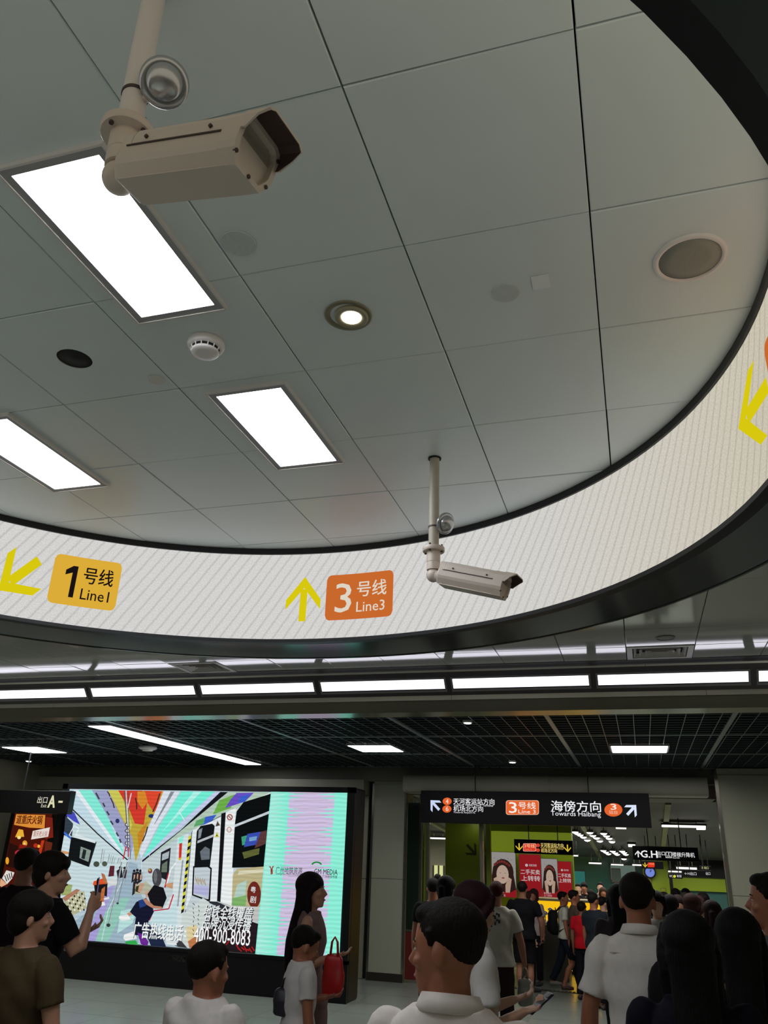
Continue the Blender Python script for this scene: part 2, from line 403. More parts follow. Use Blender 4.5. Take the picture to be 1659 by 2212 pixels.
# ---- downlight
c = onZ(752, 681, ZC); t = thing('downlight', 'round glowing warm downlight with wide dull rim in ring ceiling', 'downlight', c)
G().lathe([(.0895, .001), (.0905, -.004), (.086, -.007), (.072, -.004), (.066, .0), (.0655, .0)], 40).obj('outer_rim', mat('brass_grey', '8d8672', .4, .3), t, smooth=True)
G().lathe([(.064, 0), (.064, -.012), (.058, -.018), (.038, -.010), (.036, -.008)], 40, c=(.012, .004, 0)).obj('gimbal_ring', mat('dull_cream', 'a09a82', .45), t, smooth=True)
G().lathe([(.038, -.008), (.037, -.0125), (.02, -.0135)], 32, c=(.012, .004, 0)).obj('bulb_face', glow('warm_bulb', 'fff6da', 6), t)
# ---- smoke detector
c = onZ(446, 740, ZC); t = thing('smoke_detector', 'white round smoke detector with slotted collar in ring ceiling', 'smoke detector', c)
G().lathe([(.06, .001), (.074, -.001), (.075, -.014), (.070, -.026), (.062, -.030)], 40).obj('base', m_white, t, smooth=True)
G().lathe([(.056, -.028), (.050, -.044)], 32).obj('slot_core', m_dark, t)
G().lathe([(.055, -.042), (.056, -.046), (.052, -.052), (.03, -.055), (.01, -.0555)], 40).obj('cap', m_white, t, smooth=True)
g = G()
for k in range(14):
    a = 2*pi*k/14; g.tube([(.060*cos(a), .060*sin(a), -.028), (.054*cos(a), .054*sin(a), -.046)], .0025, 6)
g.obj('slot_rib', m_white, t)
# ---- speakers and small things on the ceiling
def speaker(x, y, z, r, label, grp=None, rm=None):
    c = onZ(x, y, z); t = thing('ceiling_speaker', label, 'speaker', c)
    G().lathe([(r, .001), (r*1.0, -.004), (r*.97, -.009), (r*.86, -.010), (r*.83, -.002)], 48).obj('rim', rm or m_white, t, smooth=True)
    m = mat('speaker_mesh', '94948c', .6, .2, var=.3, scale=400)
    G().lathe([(r*.84, -.003), (r*.84, -.006), (r*.5, -.008), (r*.1, -.009)], 40).obj('grille', m, t, smooth=True)
speaker(1490, 557, ZC, .118, 'round recessed speaker with white rim near the ring edge')
speaker(1437, 1377, ZL, .085, 'round speaker in the outer ceiling beside the air vent', rm=mat('dull_rim', '6e6864', .45))
c = HOLES[0][0]; t = thing('cable_hole', 'open dark round hole cut in the ring ceiling tile', 'hole', c)
G().lathe([(.0715, .004), (.0715, .045), (.05, .046)], 32).obj('hole_lining', m_dark, t, smooth=True)
for x, y, r, lb, gp in ((338, 820, .035, 'pale round blanking cap beside a tile joint', None), (1168, 608, .03, 'square pale sticker scrap left on the ceiling tile', None), (1092, 632, .05, 'faint round glue mark on ceiling tile left of sticker', None), (515, 525, .06, 'faint circular scuffed patch on the tile under the near camera', None)):
    c = onZ(x, y, ZC); m = mat('pale_cap', 'd6d4ce', .5) if r < .04 else mat('glue_mark', 'c6cdcd', .35, var=.1, scale=60)
    if 'square' in lb: o = G().box((-.03, -.035, -.0045), (.03, .035, -.002)).obj('sticker', mat('sticker_film', 'e8eaee', .3), None)
    else: o = G().lathe([(r, -.0015), (r*.98, -.0042), (r*.7, -.0045)], 28).obj('cap' if r < .04 else 'glue_mark', m, None)
    o.location = c; tag(o, lb, 'cap' if r < .04 and 'square' not in lb else 'mark')
# ---- air vents in the outer ceiling
def vent(xa, xb, ya, yb, label):
    t = thing('air_vent', label, 'air vent', ((xa+xb)/2, (ya+yb)/2, ZL-.002), group='square louvred air vents in the outer ceiling'); w = (xb-xa)/2; d = (yb-ya)/2
    def sq(g, w0, d0, z0, w1, d1, z1):
        a = [(-w0, -d0, z0), (w0, -d0, z0), (w0, d0, z0), (-w0, d0, z0)]; b = [(-w1, -d1, z1), (w1, -d1, z1), (w1, d1, z1), (-w1, d1, z1)]
        g.add(a+b, [(i, (i+1) % 4, 4+(i+1) % 4, 4+i) for i in range(4)]); return g
    g = sq(sq(G(), w, d, .02, w, d, -.004), w, d, -.004, w-.05, d-.05, -.004); sq(g, w-.05, d-.05, -.004, w-.052, d-.052, .05)
    g.obj('frame', m_trim, t)
    G().box((-w+.04, -d+.04, .045), (w-.04, d-.04, .05)).obj('duct_opening', m_dark, t)
    for k in range(4):
        s = .06+k*.052; ww, dd = w-s, d-s
        if min(ww, dd) < .02: break
        g = G(); sq(g, ww, dd, -.002, ww-.026, dd-.026, .034); sq(g, ww-.003, dd-.003, -.002, ww-.029, dd-.029, .034); g.obj('louvre', m_trim, t)
vent(.014, .604, 7.546, 8.045, 'louvred square air vent beside the round outer speaker')
vent(-4.786, -4.196, 7.546, 8.045, 'louvred square air vent left of centre in the outer ceiling')
# ================================================================== security cameras
m_cream = mat('cream_enamel', 'd2c3b8', .42, .05, var=.04, scale=20)
m_pole = mat('pole_enamel', 'dad0cc', .4)
m_pole2 = mat('pole_enamel_worn', 'b5ab9c', .45, var=.12, scale=14)
m_dgl = mat('camera_glass', 'a3988f', .06, .0, spec=.9, coat=.5)
m_vis = mat('hood_inside', '463432', .6)
m_chrome = mat('silver_plastic', 'b4b4b8', .22, .75)
def cctv(name_label, top, elbow, axis, up_roll, pr, mp_, s=1.0, sensor=(.3, 1), zflange=.14, sensor_label=''):
    t = thing('security_camera', name_label, 'security camera', top)
    top = Vector(top); E = Vector(elbow)-top; ax = Vector(axis).normalized(); pd = (E).normalized()
    fl = E-pd*zflange*s
    # pole in sections
    L = (fl).length
    G().tube([(0, 0, .02), fl*.45], pr, 24).obj('pole', mp_, t, smooth=True, split=.6)
    G().tube([fl*.45, fl*.452, fl*1.0], [pr*.97, pr*1.04, pr*1.04], 24).obj('pole_sleeve', mp_, t, smooth=True, split=.6)
    G().lathe([(pr*1.02, -.0), (pr*1.36, -.0), (pr*1.36, -.006), (pr*1.02, -.006)], 32, axis=(0, 0, 1)).obj('ceiling_collar', m_dark, t, smooth=True, split=.5)
    up = -pd
    G().lathe([(pr*1.02, .012*s), (pr*2.15, .010*s), (pr*2.2, .004*s), (pr*2.2, -.006*s), (pr*2.1, -.010*s), (pr*1.3, -.012*s)], 36, c=fl, axis=up).obj('flange', m_cream, t, smooth=True, split=.6)
    a = up.orthogonal().normalized(); b = up.cross(a)
    for k in range(4):
        q = fl+(a*cos(k*pi/2+.6)+b*sin(k*pi/2+.6))*pr*1.75; G().lathe([(.005*s, -.016*s), (.005*s, .016*s), (.003*s, .022*s)], 8, c=q, axis=up).obj('bolt', m_vis, t)
    # swivel below the flange
    G().lathe([(pr*1.34, -.008*s), (pr*1.34, -.062*s), (pr*1.22, -.066*s)], 32, c=fl, axis=up).obj('swivel_collar', m_cream, t, smooth=True, split=.6)
    g = G(); g.lathe([(pr*1.28, -.064*s), (pr*1.32, -.072*s), (pr*1.32, -.10*s)], 32, c=fl, axis=up)
    g.ell(E, (pr*1.36, pr*1.36, pr*1.36), 24, 16); h = Vector((ax.x, ax.y, ax.z)).normalized()
    side = h.cross(up).normalized()
    g.tube([E, E+h*.055*s], [pr*1.15, pr*1.12], 24)
    g.obj('elbow_joint', m_cream, t, smooth=True, split=.7)
    # housing frame axes
    y = h; x = y.cross(up).normalized(); z = x.cross(y).normalized()
    R = Matrix((x, y, z)).transposed(); R = R @ Matrix.Rotation(up_roll, 3, 'Y'); x, y, z = R.col[0], R.col[1], R.col[2]
    O = E+h*.045*s+z*.012*s
    def P(u, v, w): return O+x*u*s+y*v*s+z*w*s
    W, Hh, Ln = .054, .050, .30
    prof = [(-W*.62, -Hh), (W*.62, -Hh), (W, -Hh*.30), (W, Hh*.25)]            # lower body: flat belly, sloping sides
    lower = [(-W, Hh*.25), (-W, -Hh*.30)]+[(-W*.93, -Hh*.55), (-W*.66, -Hh), (W*.66, -Hh), (W*.93, -Hh*.55), (W, -Hh*.30), (W, Hh*.25)]
    lid = [(W*1.03, Hh*.25), (W*1.03, Hh*.70), (W*.96, Hh*.93), (W*.74, Hh*1.05), (0, Hh*1.10), (-W*.74, Hh*1.05), (-W*.96, Hh*.93), (-W*1.03, Hh*.70), (-W*1.03, Hh*.25)]
    G().loft([[P(u*.97, -.002, w*.97) for u, w in lower], [P(u, .004, w) for u, w in lower], [P(u, Ln, w) for u, w in lower]]).obj('housing', m_cream, t)
    # belly plate rail
    G().box((0, 0, 0), (0, 0, 0))
    g = G(); g.loft([[P(u, v, w) for u, w in ((-W*.7, -Hh*1.0), (W*.7, -Hh*1.0), (W*.7, -Hh*1.06), (-W*.7, -Hh*1.06))] for v in (.01, Ln-.005)]); g.obj('belly_plate', m_cream, t)
    G().loft([[P(u*.98, .03, w*.94+.002) for u, w in lid], [P(u, .034, w+.0015) for u, w in lid], [P(u, Ln-.03, w+.0015) for u, w in lid]]).obj('lid', m_cream, t)
    G().loft([[P(u*.96, .0, w) for u, w in lid], [P(u*.985, .029, w) for u, w in lid]]).obj('rear_cap', m_cream, t)
    for sg in (1, -1):       # dark seam between lid and body
        G().loft([[P(sg*W*u, v, Hh*w) for u, w in ((.9, .2), (1.045, .2), (1.045, .25), (.9, .25))] for v in (.02, Ln-.028)]).obj('seam', m_vis, t)
    # front frame with recess and glass
    front = [(W*1.05*cos(q), Hh*1.05*sin(q)) for q in []]
    fr = [(-W*.68, -Hh*1.07), (W*.68, -Hh*1.07), (W*.98, -Hh*.56), (W*1.06, -Hh*.30), (W*1.06, Hh*.72), (W*.97, Hh*.97), (W*.74, Hh*1.11), (-W*.74, Hh*1.11), (-W*.97, Hh*.97), (-W*1.06, Hh*.72), (-W*1.06, -Hh*.30), (-W*.98, -Hh*.56)]
    inn = [(u*.80, w*.80) for u, w in fr]
    g = G(); g.loft([[P(u, Ln-.032, w) for u, w in fr], [P(u, Ln+.012, w) for u, w in fr], [P(u, Ln+.012, w) for u, w in inn], [P(u*.98, Ln-.004, w*.98) for u, w in inn]], cap=False); g.obj('front_frame', m_cream, t)
    G().add([P(u, Ln-.002, w) for u, w in inn], [tuple(reversed(range(len(inn))))]).obj('glass', m_dgl, t)
    G().lathe([(.016*s, -.03*s), (.016*s, -.004*s), (.012*s, -.0035*s)], 20, c=P(-.006, Ln, 0), axis=y).obj('lens', mat('lens_pale', 'd8d4ce', .1, spec=.9), t, smooth=True, split=.5)
    # sun hood over the front: arched shell with thickness
    top_o = [(W*1.07, Hh*.22), (W*1.10, Hh*.72), (W*1.0, Hh*1.0), (W*.76, Hh*1.16), (-W*.76, Hh*1.16), (-W*1.0, Hh*1.0), (-W*1.10, Hh*.72), (-W*1.07, Hh*.22)]
    top_i = [(u*.94, w*.93) for u, w in top_o]
    def shell(g, v0, v1, cut):
        n = len(top_o)
        vo = lambda i, v: P(top_o[i][0], v, top_o[i][1]); vi = lambda i, v: P(top_i[i][0], v, top_i[i][1])
        vv = lambda i: v0+.012 if i in (0, n-1) else (v1-.018 if i in (1, n-2) else v1)
        vs = [vo(i, v0) for i in range(n)]+[vo(i, vv(i)) for i in range(n)]+[vi(i, v0) for i in range(n)]+[vi(i, vv(i)) for i in range(n)]
        fs = []
        for i in range(n-1):
            fs += [(i, i+1, n+i+1, n+i), (2*n+i+1, 2*n+i, 3*n+i, 3*n+i+1), (n+i, n+i+1, 3*n+i+1, 3*n+i)]
        fs += [(0, n, 3*n, 2*n), (2*n-1, n-1, 3*n-1, 4*n-1)]
        g.add(vs, fs); return g
    shell(G(), Ln+.010, Ln+.062, 0).obj('sun_hood', m_cream, t)
    n = len(top_i)
    g = G(); v0, v1 = Ln+.0125, Ln+.061
    vs = [P(u*.985, v0, w*.985) for u, w in top_i]+[P(top_i[i][0]*.985, (v0+.006 if i in (0, n-1) else (v1-.018 if i in (1, n-2) else v1)), top_i[i][1]*.985) for i in range(n)]
    g.add(vs, [(i+1, i, n+i, n+i+1) for i in range(n-1)]); g.obj('hood_lining', m_vis, t)
    for u, w in ((-W*.86, -Hh*.62), (W*.86, -Hh*.62), (W*.93, Hh*.62), (-W*.93, Hh*.62), (0, -Hh*.95)):
        G().lathe([(.0042*s, -.004*s), (.0042*s, .0025*s), (.002*s, .003*s)], 10, c=P(u, Ln+.0115, w), axis=y).obj('screw', m_vis, t)
    for v in (.07, .235):
        for sg in (1, -1):
            G().lathe([(.004*s, -.002*s), (.0038*s, .0045*s), (.001*s, .005*s)], 10, c=P(sg*W*1.03, v, Hh*.48), axis=x*sg).obj('latch', m_vis, t)
    # round silver sensor strapped to the pole
    k, off, sd = sensor; sc = fl-pd*k; sx = Vector(sd).normalized(); c0 = sc+Vector(off).normalized()*(pr+(.044 if s == 1 else .026)*s)+sx*.008*s
    G().lathe([(pr*1.03, -.004*s), (pr*1.12, -.004*s), (pr*1.12, .004*s), (pr*1.03, .004*s)], 28, c=sc+pd*.016*s, axis=up).obj('strap', m_vis, t)
    c0 = Vector(c0)
    so = bpy.data.objects.new('sensor_dome', G().lathe([(.046*s, -.008*s), (.052*s, -.002*s), (.052*s, .004*s), (.044*s, .010*s), (.038*s, .008*s)], 40, c=c0, axis=sx).mesh('sensor_dome', True)); so.data.materials.append(m_chrome); put(so, t); so['label'] = 'round silver ring of the strapped sensor'
    G().lathe([(.039*s, .006*s), (.037*s, .018*s), (.028*s, .028*s), (.016*s, .033*s), (.004*s, .0345*s)], 36, c=c0, axis=sx).obj('dome', m_chrome, so, smooth=True)
    G().tube([sc-pd*.03*s, c0-sx*.006*s+up*.01*s, c0-sx*.006*s-up*.02*s, sc+pd*.04*s], [.008*s, .012*s, .012*s, .006*s], 10).obj('bracket', m_cream, t, smooth=True)
    return t
# far camera: hangs near the ring's inner edge
tp = onZ(939, 990, ZC-.002); EL = onY(936, 1243, tp.y)
cctv('cream security camera on thin ceiling pole in front of the white ring display', tp, EL, (.945, -.167, -.30), 0, .0245, m_pole2, 1.04, (.135, (1, 0, 0), (.80, -.50, -.42)), .125)
# near camera: big in the upper left
DN = 1.62
def at_depth(x, y, d): return Vector((0, 0, H))+ray(x, y)*d
E1 = at_depth(258, 385, DN); T0 = onY(331, 0, E1.y+.0)
dirp = (T0-E1); tz = (ZC-E1.z)/dirp.z; T1 = E1+dirp*tz
cctv('large cream security camera on white pole hanging nearest the viewer', T1, E1, (.957, -.150, -.285), 0, .0255, m_pole, 1.0, (.128, (1, .0, 0), (.45, -.55, -.60)), .125)
# ================================================================== light-strip beam and the corridor shell
YB = 8.1                                     # where the ring-zone ceiling ends
m_beam = mat('beam_satin_metal', '94927f', .2, .55)
m_bedge = mat('beam_cream_edge', 'f6eee4', .3, .65)
m_bdark = mat('beam_dark_frame', '5a5458', .35)
XL, XR = -11.5, 4.2
def yz(pts, x0, x1, name, m, parent, smooth=False):
    return G().loft([[(x, y, z) for y, z in pts] for x in (x0, x1)]).obj(name, m, parent)
beam = bpy.data.objects.new('ceiling_beam', None); put(beam); beam['kind'] = 'structure'
z1 = ZL
yz([(YB-.03, ZL-.002), (YB+.05, ZL-.03), (YB+.05, ZL+.1), (YB-.03, ZL+.1)], XL, XR, 'shadow_gap', m_bdark, beam)
# cream lip strips in lengths
def lips(y0, z0, y1, zz1, name, m, seams):
    for a, b in zip(seams, seams[1:]):
        yz([(y0, z0), (y1, zz1), (y1+.03, zz1+.02), (y0+.03, z0+.03)], a+.002, b-.002, name, m, beam)
sx = [XL+1.96*k for k in range(9)]
def zY(r, Y): return H+r*Y
lips(8.15, zY(.2208, 8.15), 8.17, zY(.2172, 8.17), 'upper_lip', m_bedge, [-11.9, -9.95, -7.43, -4.9, -2.36, .18, 2.7, 4.3])
yz([(8.175, zY(.2172, 8.175)), (8.33, zY(.186, 8.33)), (8.5, zY(.186, 8.33)), (8.5, ZL+.05), (8.18, ZL+.05)], XL, XR, 'sloping_face', m_bdark, beam)
lips(8.322, zY(.1872, 8.322), 8.33, zY(.1815, 8.33), 'lower_lip', m_bedge, [-11.9, -9.0, -6.8, -4.35, -1.8, .72, 3.3, 4.3])
yz([(8.335, zY(.1815, 8.335)), (8.345, zY(.1665, 8.345)), (8.60, zY(.1655, 8.345)), (8.60, ZL+.05), (8.36, ZL+.05)], XL, XR, 'metal_band', m_beam, beam)
# slanting strip lights, one thing each
xs = [-7.74-1.49, -6.27, -4.79, -3.31, -1.82, -.345, 1.135]
pit = 1.482
sl = thing('strip_light', 'long slanted strip light of the beam, leftmost and cut by the frame', 'strip light', (-7.0, 8.21, zY(.2085, 8.21)), group='row of slanted strip lights along the beam')
def strip(t, hw=.695):
    d = Vector((0, .085, -.0995)); n = Vector((0, -d.z, d.y)).normalized()*-1
    n = Vector((0, d.z, -d.y)).normalized()
    a = Vector((-hw, 0, 0)); b = Vector((hw, 0, 0))
    g = G(); o = .02; dn = d.normalized()
    def quadbox(g, p, q, w0, w1, th):      # strip between x p..q, along slope w0..w1
        v = [Vector((x, 0, 0))+dn*w+n*k for k in (0, th) for x, w in ((p, w0), (q, w0), (q, w1), (p, w1))]
        g.add(v, [(3,2,1,0),(4,5,6,7),(0,1,5,4),(1,2,6,5),(2,3,7,6),(3,0,4,7)])
    Ld = d.length
    for p, q, u, v in ((-hw-o, hw+o, -o, 0), (-hw-o, hw+o, Ld, Ld+o), (-hw-o, -hw, 0, Ld), (hw, hw+o, 0, Ld)): quadbox(g, p, q, u, v, .01)
    g.obj('frame', m_frame, t)
    g = G(); quadbox(g, -hw, hw, 0, Ld, .005); g.obj('diffuser', glow('strip_light_face', 'f3f1ff', E_STRIP), t)
strip(sl)
names = ['second strip light of the beam from the left edge', 'third strip light from the left, above the train picture screen', 'fourth strip light from the left, near the middle of the beam', 'fifth strip light from the left, right of centre', 'widest fully seen strip light, at the right end of the beam', 'strip light barely entering at the right edge of the photo']
for k in range(6):
    c = copy_tree(sl); c.location.x = -7.0+(k+1)*pit; c['label'] = names[k]
sl.location.x = -7.0
c = copy_tree(sl); c.location.x = -7.0-pit; c['label'] = 'strip light outside the left edge of the photo, end of the row'
# ---- open-cell corridor ceiling
ZG = H+1.40; YG0, YG1 = 8.6, 14.5
gc = bpy.data.objects.new('ceiling.001', None); put(gc); gc['kind'] = 'structure'
m_cell = mat('cell_blade_blue', '7b898f', .35, .3)
m_bar = mat('grid_runner', '98a4a8', .3, .4)
G().box((XL, 8.5, ZG+.55), (XR, 15.2, ZG+.6)).obj('void_slab', m_dark, gc)
g = G(); step = .172
nx = int((XR-XL)/step); ny = int((YG1-YG0)/step)
for i in range(nx+1): x = XL+i*step; g.box((x-.0035, YG0, ZG), (x+.0035, YG1, ZG+.03))
for j in range(ny+1): y = YG0+j*step; g.box((XL, y-.0035, ZG), (XR, y+.0035, ZG+.03))
g.obj('cell_blades', mat('cell_blade_dark', '2a3238', .5, .2), gc, kind='stuff')
g = G()
for i in range(nx+1): x = XL+i*step; g.box((x-.004, YG0, ZG-.003), (x+.004, YG1, ZG))
for j in range(ny+1): y = YG0+j*step; g.box((XL, y-.004, ZG-.003), (XR, y+.004, ZG))
g.obj('cell_edges', m_cell, gc, kind='stuff')
for x in (-9.95, -8.1, -6.27, -4.43, -2.6, -.86, 1.0, 2.8): G().box((x-.025, YG0, ZG-.006), (x+.025, YG1, ZG+.05)).obj('runner', m_bar, gc)
for y in (10.28, 12.2, 14.1): G().box((XL, y-.012, ZG-.004), (XR, y+.012, ZG+.05)).obj('cross_runner', m_bar, gc)
def corridor_lamp(x0, x1, y0, y1, label, segs=1, col='f6fbff', group='lamps set in the dark open-cell ceiling'):
    t = thing('ceiling_light', label, 'ceiling light', ((x0+x1)/2, (y0+y1)/2, ZG-.008), group=group); w = (x1-x0)/2; d = (y1-y0)/2
    for k in range(segs):
        a, b = -d+2*d*k/segs, -d+2*d*(k+1)/segs
        G().box((-w-.025, a-.002, -.008), (w+.025, b+.002, .04)).obj('housing', m_frame, t)
        G().box((-w, a+.012, -.014), (w, b-.012, -.006)).obj('diffuser', glow('corridor_light', col, E_CORR), t)
corridor_lamp(-6.74, -6.42, 8.98, 13.6, 'continuous three-piece linear lamp running away in the dark grid ceiling', 3)
corridor_lamp(-9.9, -9.22, 11.08, 11.85, 'square lamp at the far left of the dark grid ceiling')
corridor_lamp(-3.88, -3.26, 11.0, 11.72, 'square lamp above the right end of the train picture screen')
corridor_lamp(-.28, .42, 11.14, 11.83, 'square lamp in the right part of the dark grid ceiling')
def round_down(x, y, r, label):
    c = onZ(x, y, ZG-.004); t = thing('downlight', label, 'downlight', c)
    G().lathe([(r, .03), (r*1.1, -.004), (r*1.05, -.014), (r*.8, -.014)], 28).obj('rim', m_white, t, smooth=True)
    G().lathe([(r*.8, -.012), (r*.75, -.02), (r*.3, -.024)], 24).obj('bulb_face', glow('cool_bulb', 'ffffff', 8), t)
round_down(1010, 1559, .052, 'round downlight in the dark grid just behind the beam')
round_down(1107, 1645, .06, 'small round downlight over the hanging direction sign')
round_down(62, 1643, .06, 'small round downlight at the far left above the exit sign')
c = onZ(320, 1612, ZG-.004); t = thing('smoke_detector', 'white oval-looking detector hanging from the dark grid ceiling', 'smoke detector', c)
G().lathe([(.10, .01), (.13, -.004), (.14, -.03), (.11, -.05)], 32).obj('base', m_white, t, smooth=True)
G().lathe([(.09, -.05), (.075, -.07), (.02, -.075)], 28).obj('cap', m_white, t, smooth=True)
# ---- floor
floor = G().box((-14, -3, -.12), (9, 28, 0)).obj('floor', mat('polished_grey_stone', '7f857d', .24, 0, var=.1, scale=2.2, spec=.5), None)
floor['kind'] = 'structure'
nt = floor.data.materials[0].node_tree    # slab joints every 0.8 m
g = G()
for k in range(30): y = 1+k*.8; g.box((-14, y-.002, -.0005), (9, y+.002, .0006))
for k in range(28): x = -13.6+k*.8; g.box((x-.002, -3, -.0005), (x+.002, 28, .0006))
o = g.obj('floor_joints', mat('joint_grey', '4a4d4a', .5), floor); o['kind'] = 'stuff'
dr = thing('floor_drain', 'dark slotted drain grating across the floor behind the barefoot-legged walker', 'drain', (-1.45, 14.75, .001))
G().box((-.75, -.07, 0), (.75, .07, .004)).obj('channel', m_dark, dr)
for k in range(24):
    G().box((-.74+k*.062, -.06, .004), (-.715+k*.062, .06, .008)).obj('bar', mat('steel_bar', '8d9090', .3, .8), dr)
# ---- walls, portal, columns
YP = 14.3
m_wallp = mat('beige_wall_panel', '9c9a86', .36, .1, var=.05, scale=1.5)
m_col = mat('column_cladding', 'a3a492', .28, .1, var=.06, scale=1.2)
m_steel = mat('brushed_steel', 'b5b0a6', .2, .9)
def slab(name, a, b, m, parent=None, kind='structure', bevel=0):
    o = G().box(a, b).obj(name, m, parent, bevel=bevel)
    if parent is None: o['kind'] = kind
    return o
wb = bpy.data.objects.new('wall_back', None); put(wb); wb['kind'] = 'structure'
for a, b in ((-11.5, -10.2), (-10.2, -8.8), (-8.8, -7.4), (-7.4, -6.0), (-6.0, -4.62)):
    for u, v in ((0, 1.5), (1.5, 2.86)):
        slab('wall_panel', (a+.006, YP+.1, u+.006), (b-.006, YP+.14, v-.004), m_wallp, wb)
slab('panel_backing', (-11.5, YP+.13, 0), (-4.6, YP+.3, ZG+.5), m_dark, wb)
slab('trim_1', (-11.5, YP-.25, 2.86), (-4.62, YP+.13, 3.10), m_wallp)
slab('trim_2', (-11.5, YP-.05, 3.10), (4.2, YP+.2, ZG+.05), mat('dark_bulkhead', '77756a', .6))
# column left of the passage
cl = thing('column', 'tall clad column between the big screen and the passage', 'column', (-4.21, YP+.3, 0))
for u, v in ((0, 1.52), (1.52, 3.05)): slab('cladding_panel', (-.29, -.3, u+.003), (.29, -.27, v-.003), m_col, cl)
slab('core', (-.28, -.275, 0), (.28, .3, 3.3), m_col, cl)
for sx_ in (-1, 1): slab('corner_trim', (sx_*.30-.018, -.315, .0), (sx_*.30+.018, -.27, 3.06), m_steel, cl)
slab('plinth', (-.31, -.32, 0), (.31, -.30, .12), mat('dark_plinth', '2a2622', .4), cl)
# column at the right
cr_ = thing('column', 'wide clad column at the right edge beyond the crowd', 'column', (2.2, YP-.2, 0))
for u, v in ((0, 1.52), (1.52, 3.2)):
    slab('cladding_panel', (-1.02, -.3, u+.003), (-.02, -.27, v-.003), m_col, cr_); slab('cladding_panel', (-.014, -.3, u+.003), (1.1, -.27, v-.003), m_col, cr_)
slab('core', (-1.0, -.275, 0), (1.1, .5, 3.3), m_col, cr_)
slab('corner_trim', (-1.05, -.31, 0), (-1.0, -.26, 3.2), m_steel, cr_)
# rounded air duct running over the passage
du = thing('air_duct', 'fat grey rounded duct running over the passage above the direction sign', 'duct', (-1.4, YP-.2, 3.02))
prof = rrect(-.28, -.13, .28, .16, .1, 5)
G().loft([[(x, a, b) for a, b in prof] for x in (-2.44, 2.45)]).obj('duct_body', mat('duct_grey', 'a3a192', .45), du, smooth=True, split=.9)
for x in (-1.2, 0, 1.2): G().loft([[(x+e, a*1.04, b*1.05) for a, b in prof] for e in (-.02, .02)]).obj('duct_joint', mat('duct_grey', 'a3a192', .45), du)
slab('wall_left', (-11.6, -3, 0), (-11.5, 14.6, 4.2), m_wallp)
slab('wall_right', (4.2, -3, 0), (4.3, 14.6, 4.2), m_wallp)
slab('wall_front', (-11.5, -3.1, 0), (4.2, -3.0, 4.2), m_wallp)
# ================================================================== big train-picture screen
YS = 12.0
scr = thing('video_screen', 'huge free-standing LED screen showing a metro carriage interior beside a mint panel', 'screen', (-6.7, YS+.3, 0))
BX, BY = -6.7, YS+.3
def loc(P): return (P.x-BX, P.y-BY, P.z)
TL, TR, BR = onY(150, 1706, YS), onY(752, 1713, YS), onY(735, 2075, YS)
SX0, SX1, SZ0, SZ1 = TL.x-.02, TR.x, onY(500, 2056, YS).z, TR.z
m_scrb = mat('screen_black_case', '0b0b0d', .4, spec=.3)
def bx(a, b, name, m, par=None, bevel=.0):
    return G().box((a[0]-BX, a[1]-BY, a[2]), (b[0]-BX, b[1]-BY, b[2])).obj(name, m, par or scr, bevel=bevel)
bx((SX0-.1, YS+.03, .0), (SX1+.12, YS+.5, SZ1+.08), 'case', m_scrb, bevel=.03)
bx((SX0-.1, YS-.03, SZ0-.05), (SX1+.12, YS+.04, SZ0-.005), 'lower_bezel', m_scrb)
bx((SX0-.1, YS-.03, SZ1), (SX1+.12, YS+.04, SZ1+.08), 'upper_bezel', m_scrb)
bx((SX1, YS-.03, SZ0-.05), (SX1+.12, YS+.04, SZ1+.08), 'side_bezel', m_scrb)
bx((SX0-.1, YS-.03, SZ0-.05), (SX0, YS+.04, SZ1+.08), 'side_bezel', m_scrb)
bx((SX0-.1, YS-.02, .0), (SX1+.12, YS+.04, SZ0-.05), 'base_panel', m_scrb)
pic = G(); lay = [0]
def pf(u, v): return (u-BX, YS+.025-lay[0]*.00018-BY, v)
def clipx(pts):       # keep the print inside the screen
    for ax, lim, sg in ((0, SX0, 1), (0, SX1, -1), (1, SZ0, 1), (1, SZ1, -1)):
        out = []
        for i in range(len(pts)):
            a, b = pts[i], pts[(i+1) % len(pts)]; da = (a[ax]-lim)*sg; db = (b[ax]-lim)*sg
            if da >= 0: out.append(a)
            if da*db < 0: s = da/(da-db); out.append((a[0]+(b[0]-a[0])*s, a[1]+(b[1]-a[1])*s))
        pts = out
        if len(pts) < 3: return []
    return pts
def SP(x, y): P = onY(x, y, YS); return (P.x, P.z)
def C7(x, y): return SP(140+x/3.607, 1690+y/3.607)
def pp(col, pts, tr=C7):
    q = clipx([tr(*p) for p in pts])
    if len(q) >= 3: lay[0] += 1; poly_on(pic, q, pf, lin(col))
def circ(col, cx, cy, rx, ry=None, tr=C7, n=16): pp(col, [(cx+rx*cos(2*pi*k/n), cy+(ry or rx)*sin(2*pi*k/n)) for k in range(n)], tr)
def line(col, pts, w, tr=C7):
    for (x0, y0), (x1, y1) in zip(pts, pts[1:]):
        L = sqrt((x1-x0)**2+(y1-y0)**2) or 1; nx, ny = -(y1-y0)/L*w/2, (x1-x0)/L*w/2
        pp(col, [(x0+nx, y0+ny), (x1+nx, y1+ny), (x1-nx, y1-ny), (x0-nx, y0-ny)], tr)
def txt(col, s, x0, y0, x1, y1, bold=0, shear=0, tr=None):   # pixel box, y0 bottom, y1 top
    a = SP(x0, y0); b = SP(x1, y1); lay[0] += 2; text_on(pic, s, pf, a[0], a[1], b[0], b[1], lin(col), bold, shear)
pp('b9ccd6', [(30, 50), (1640, 60), (1508, 1345), (-70, 1230)])
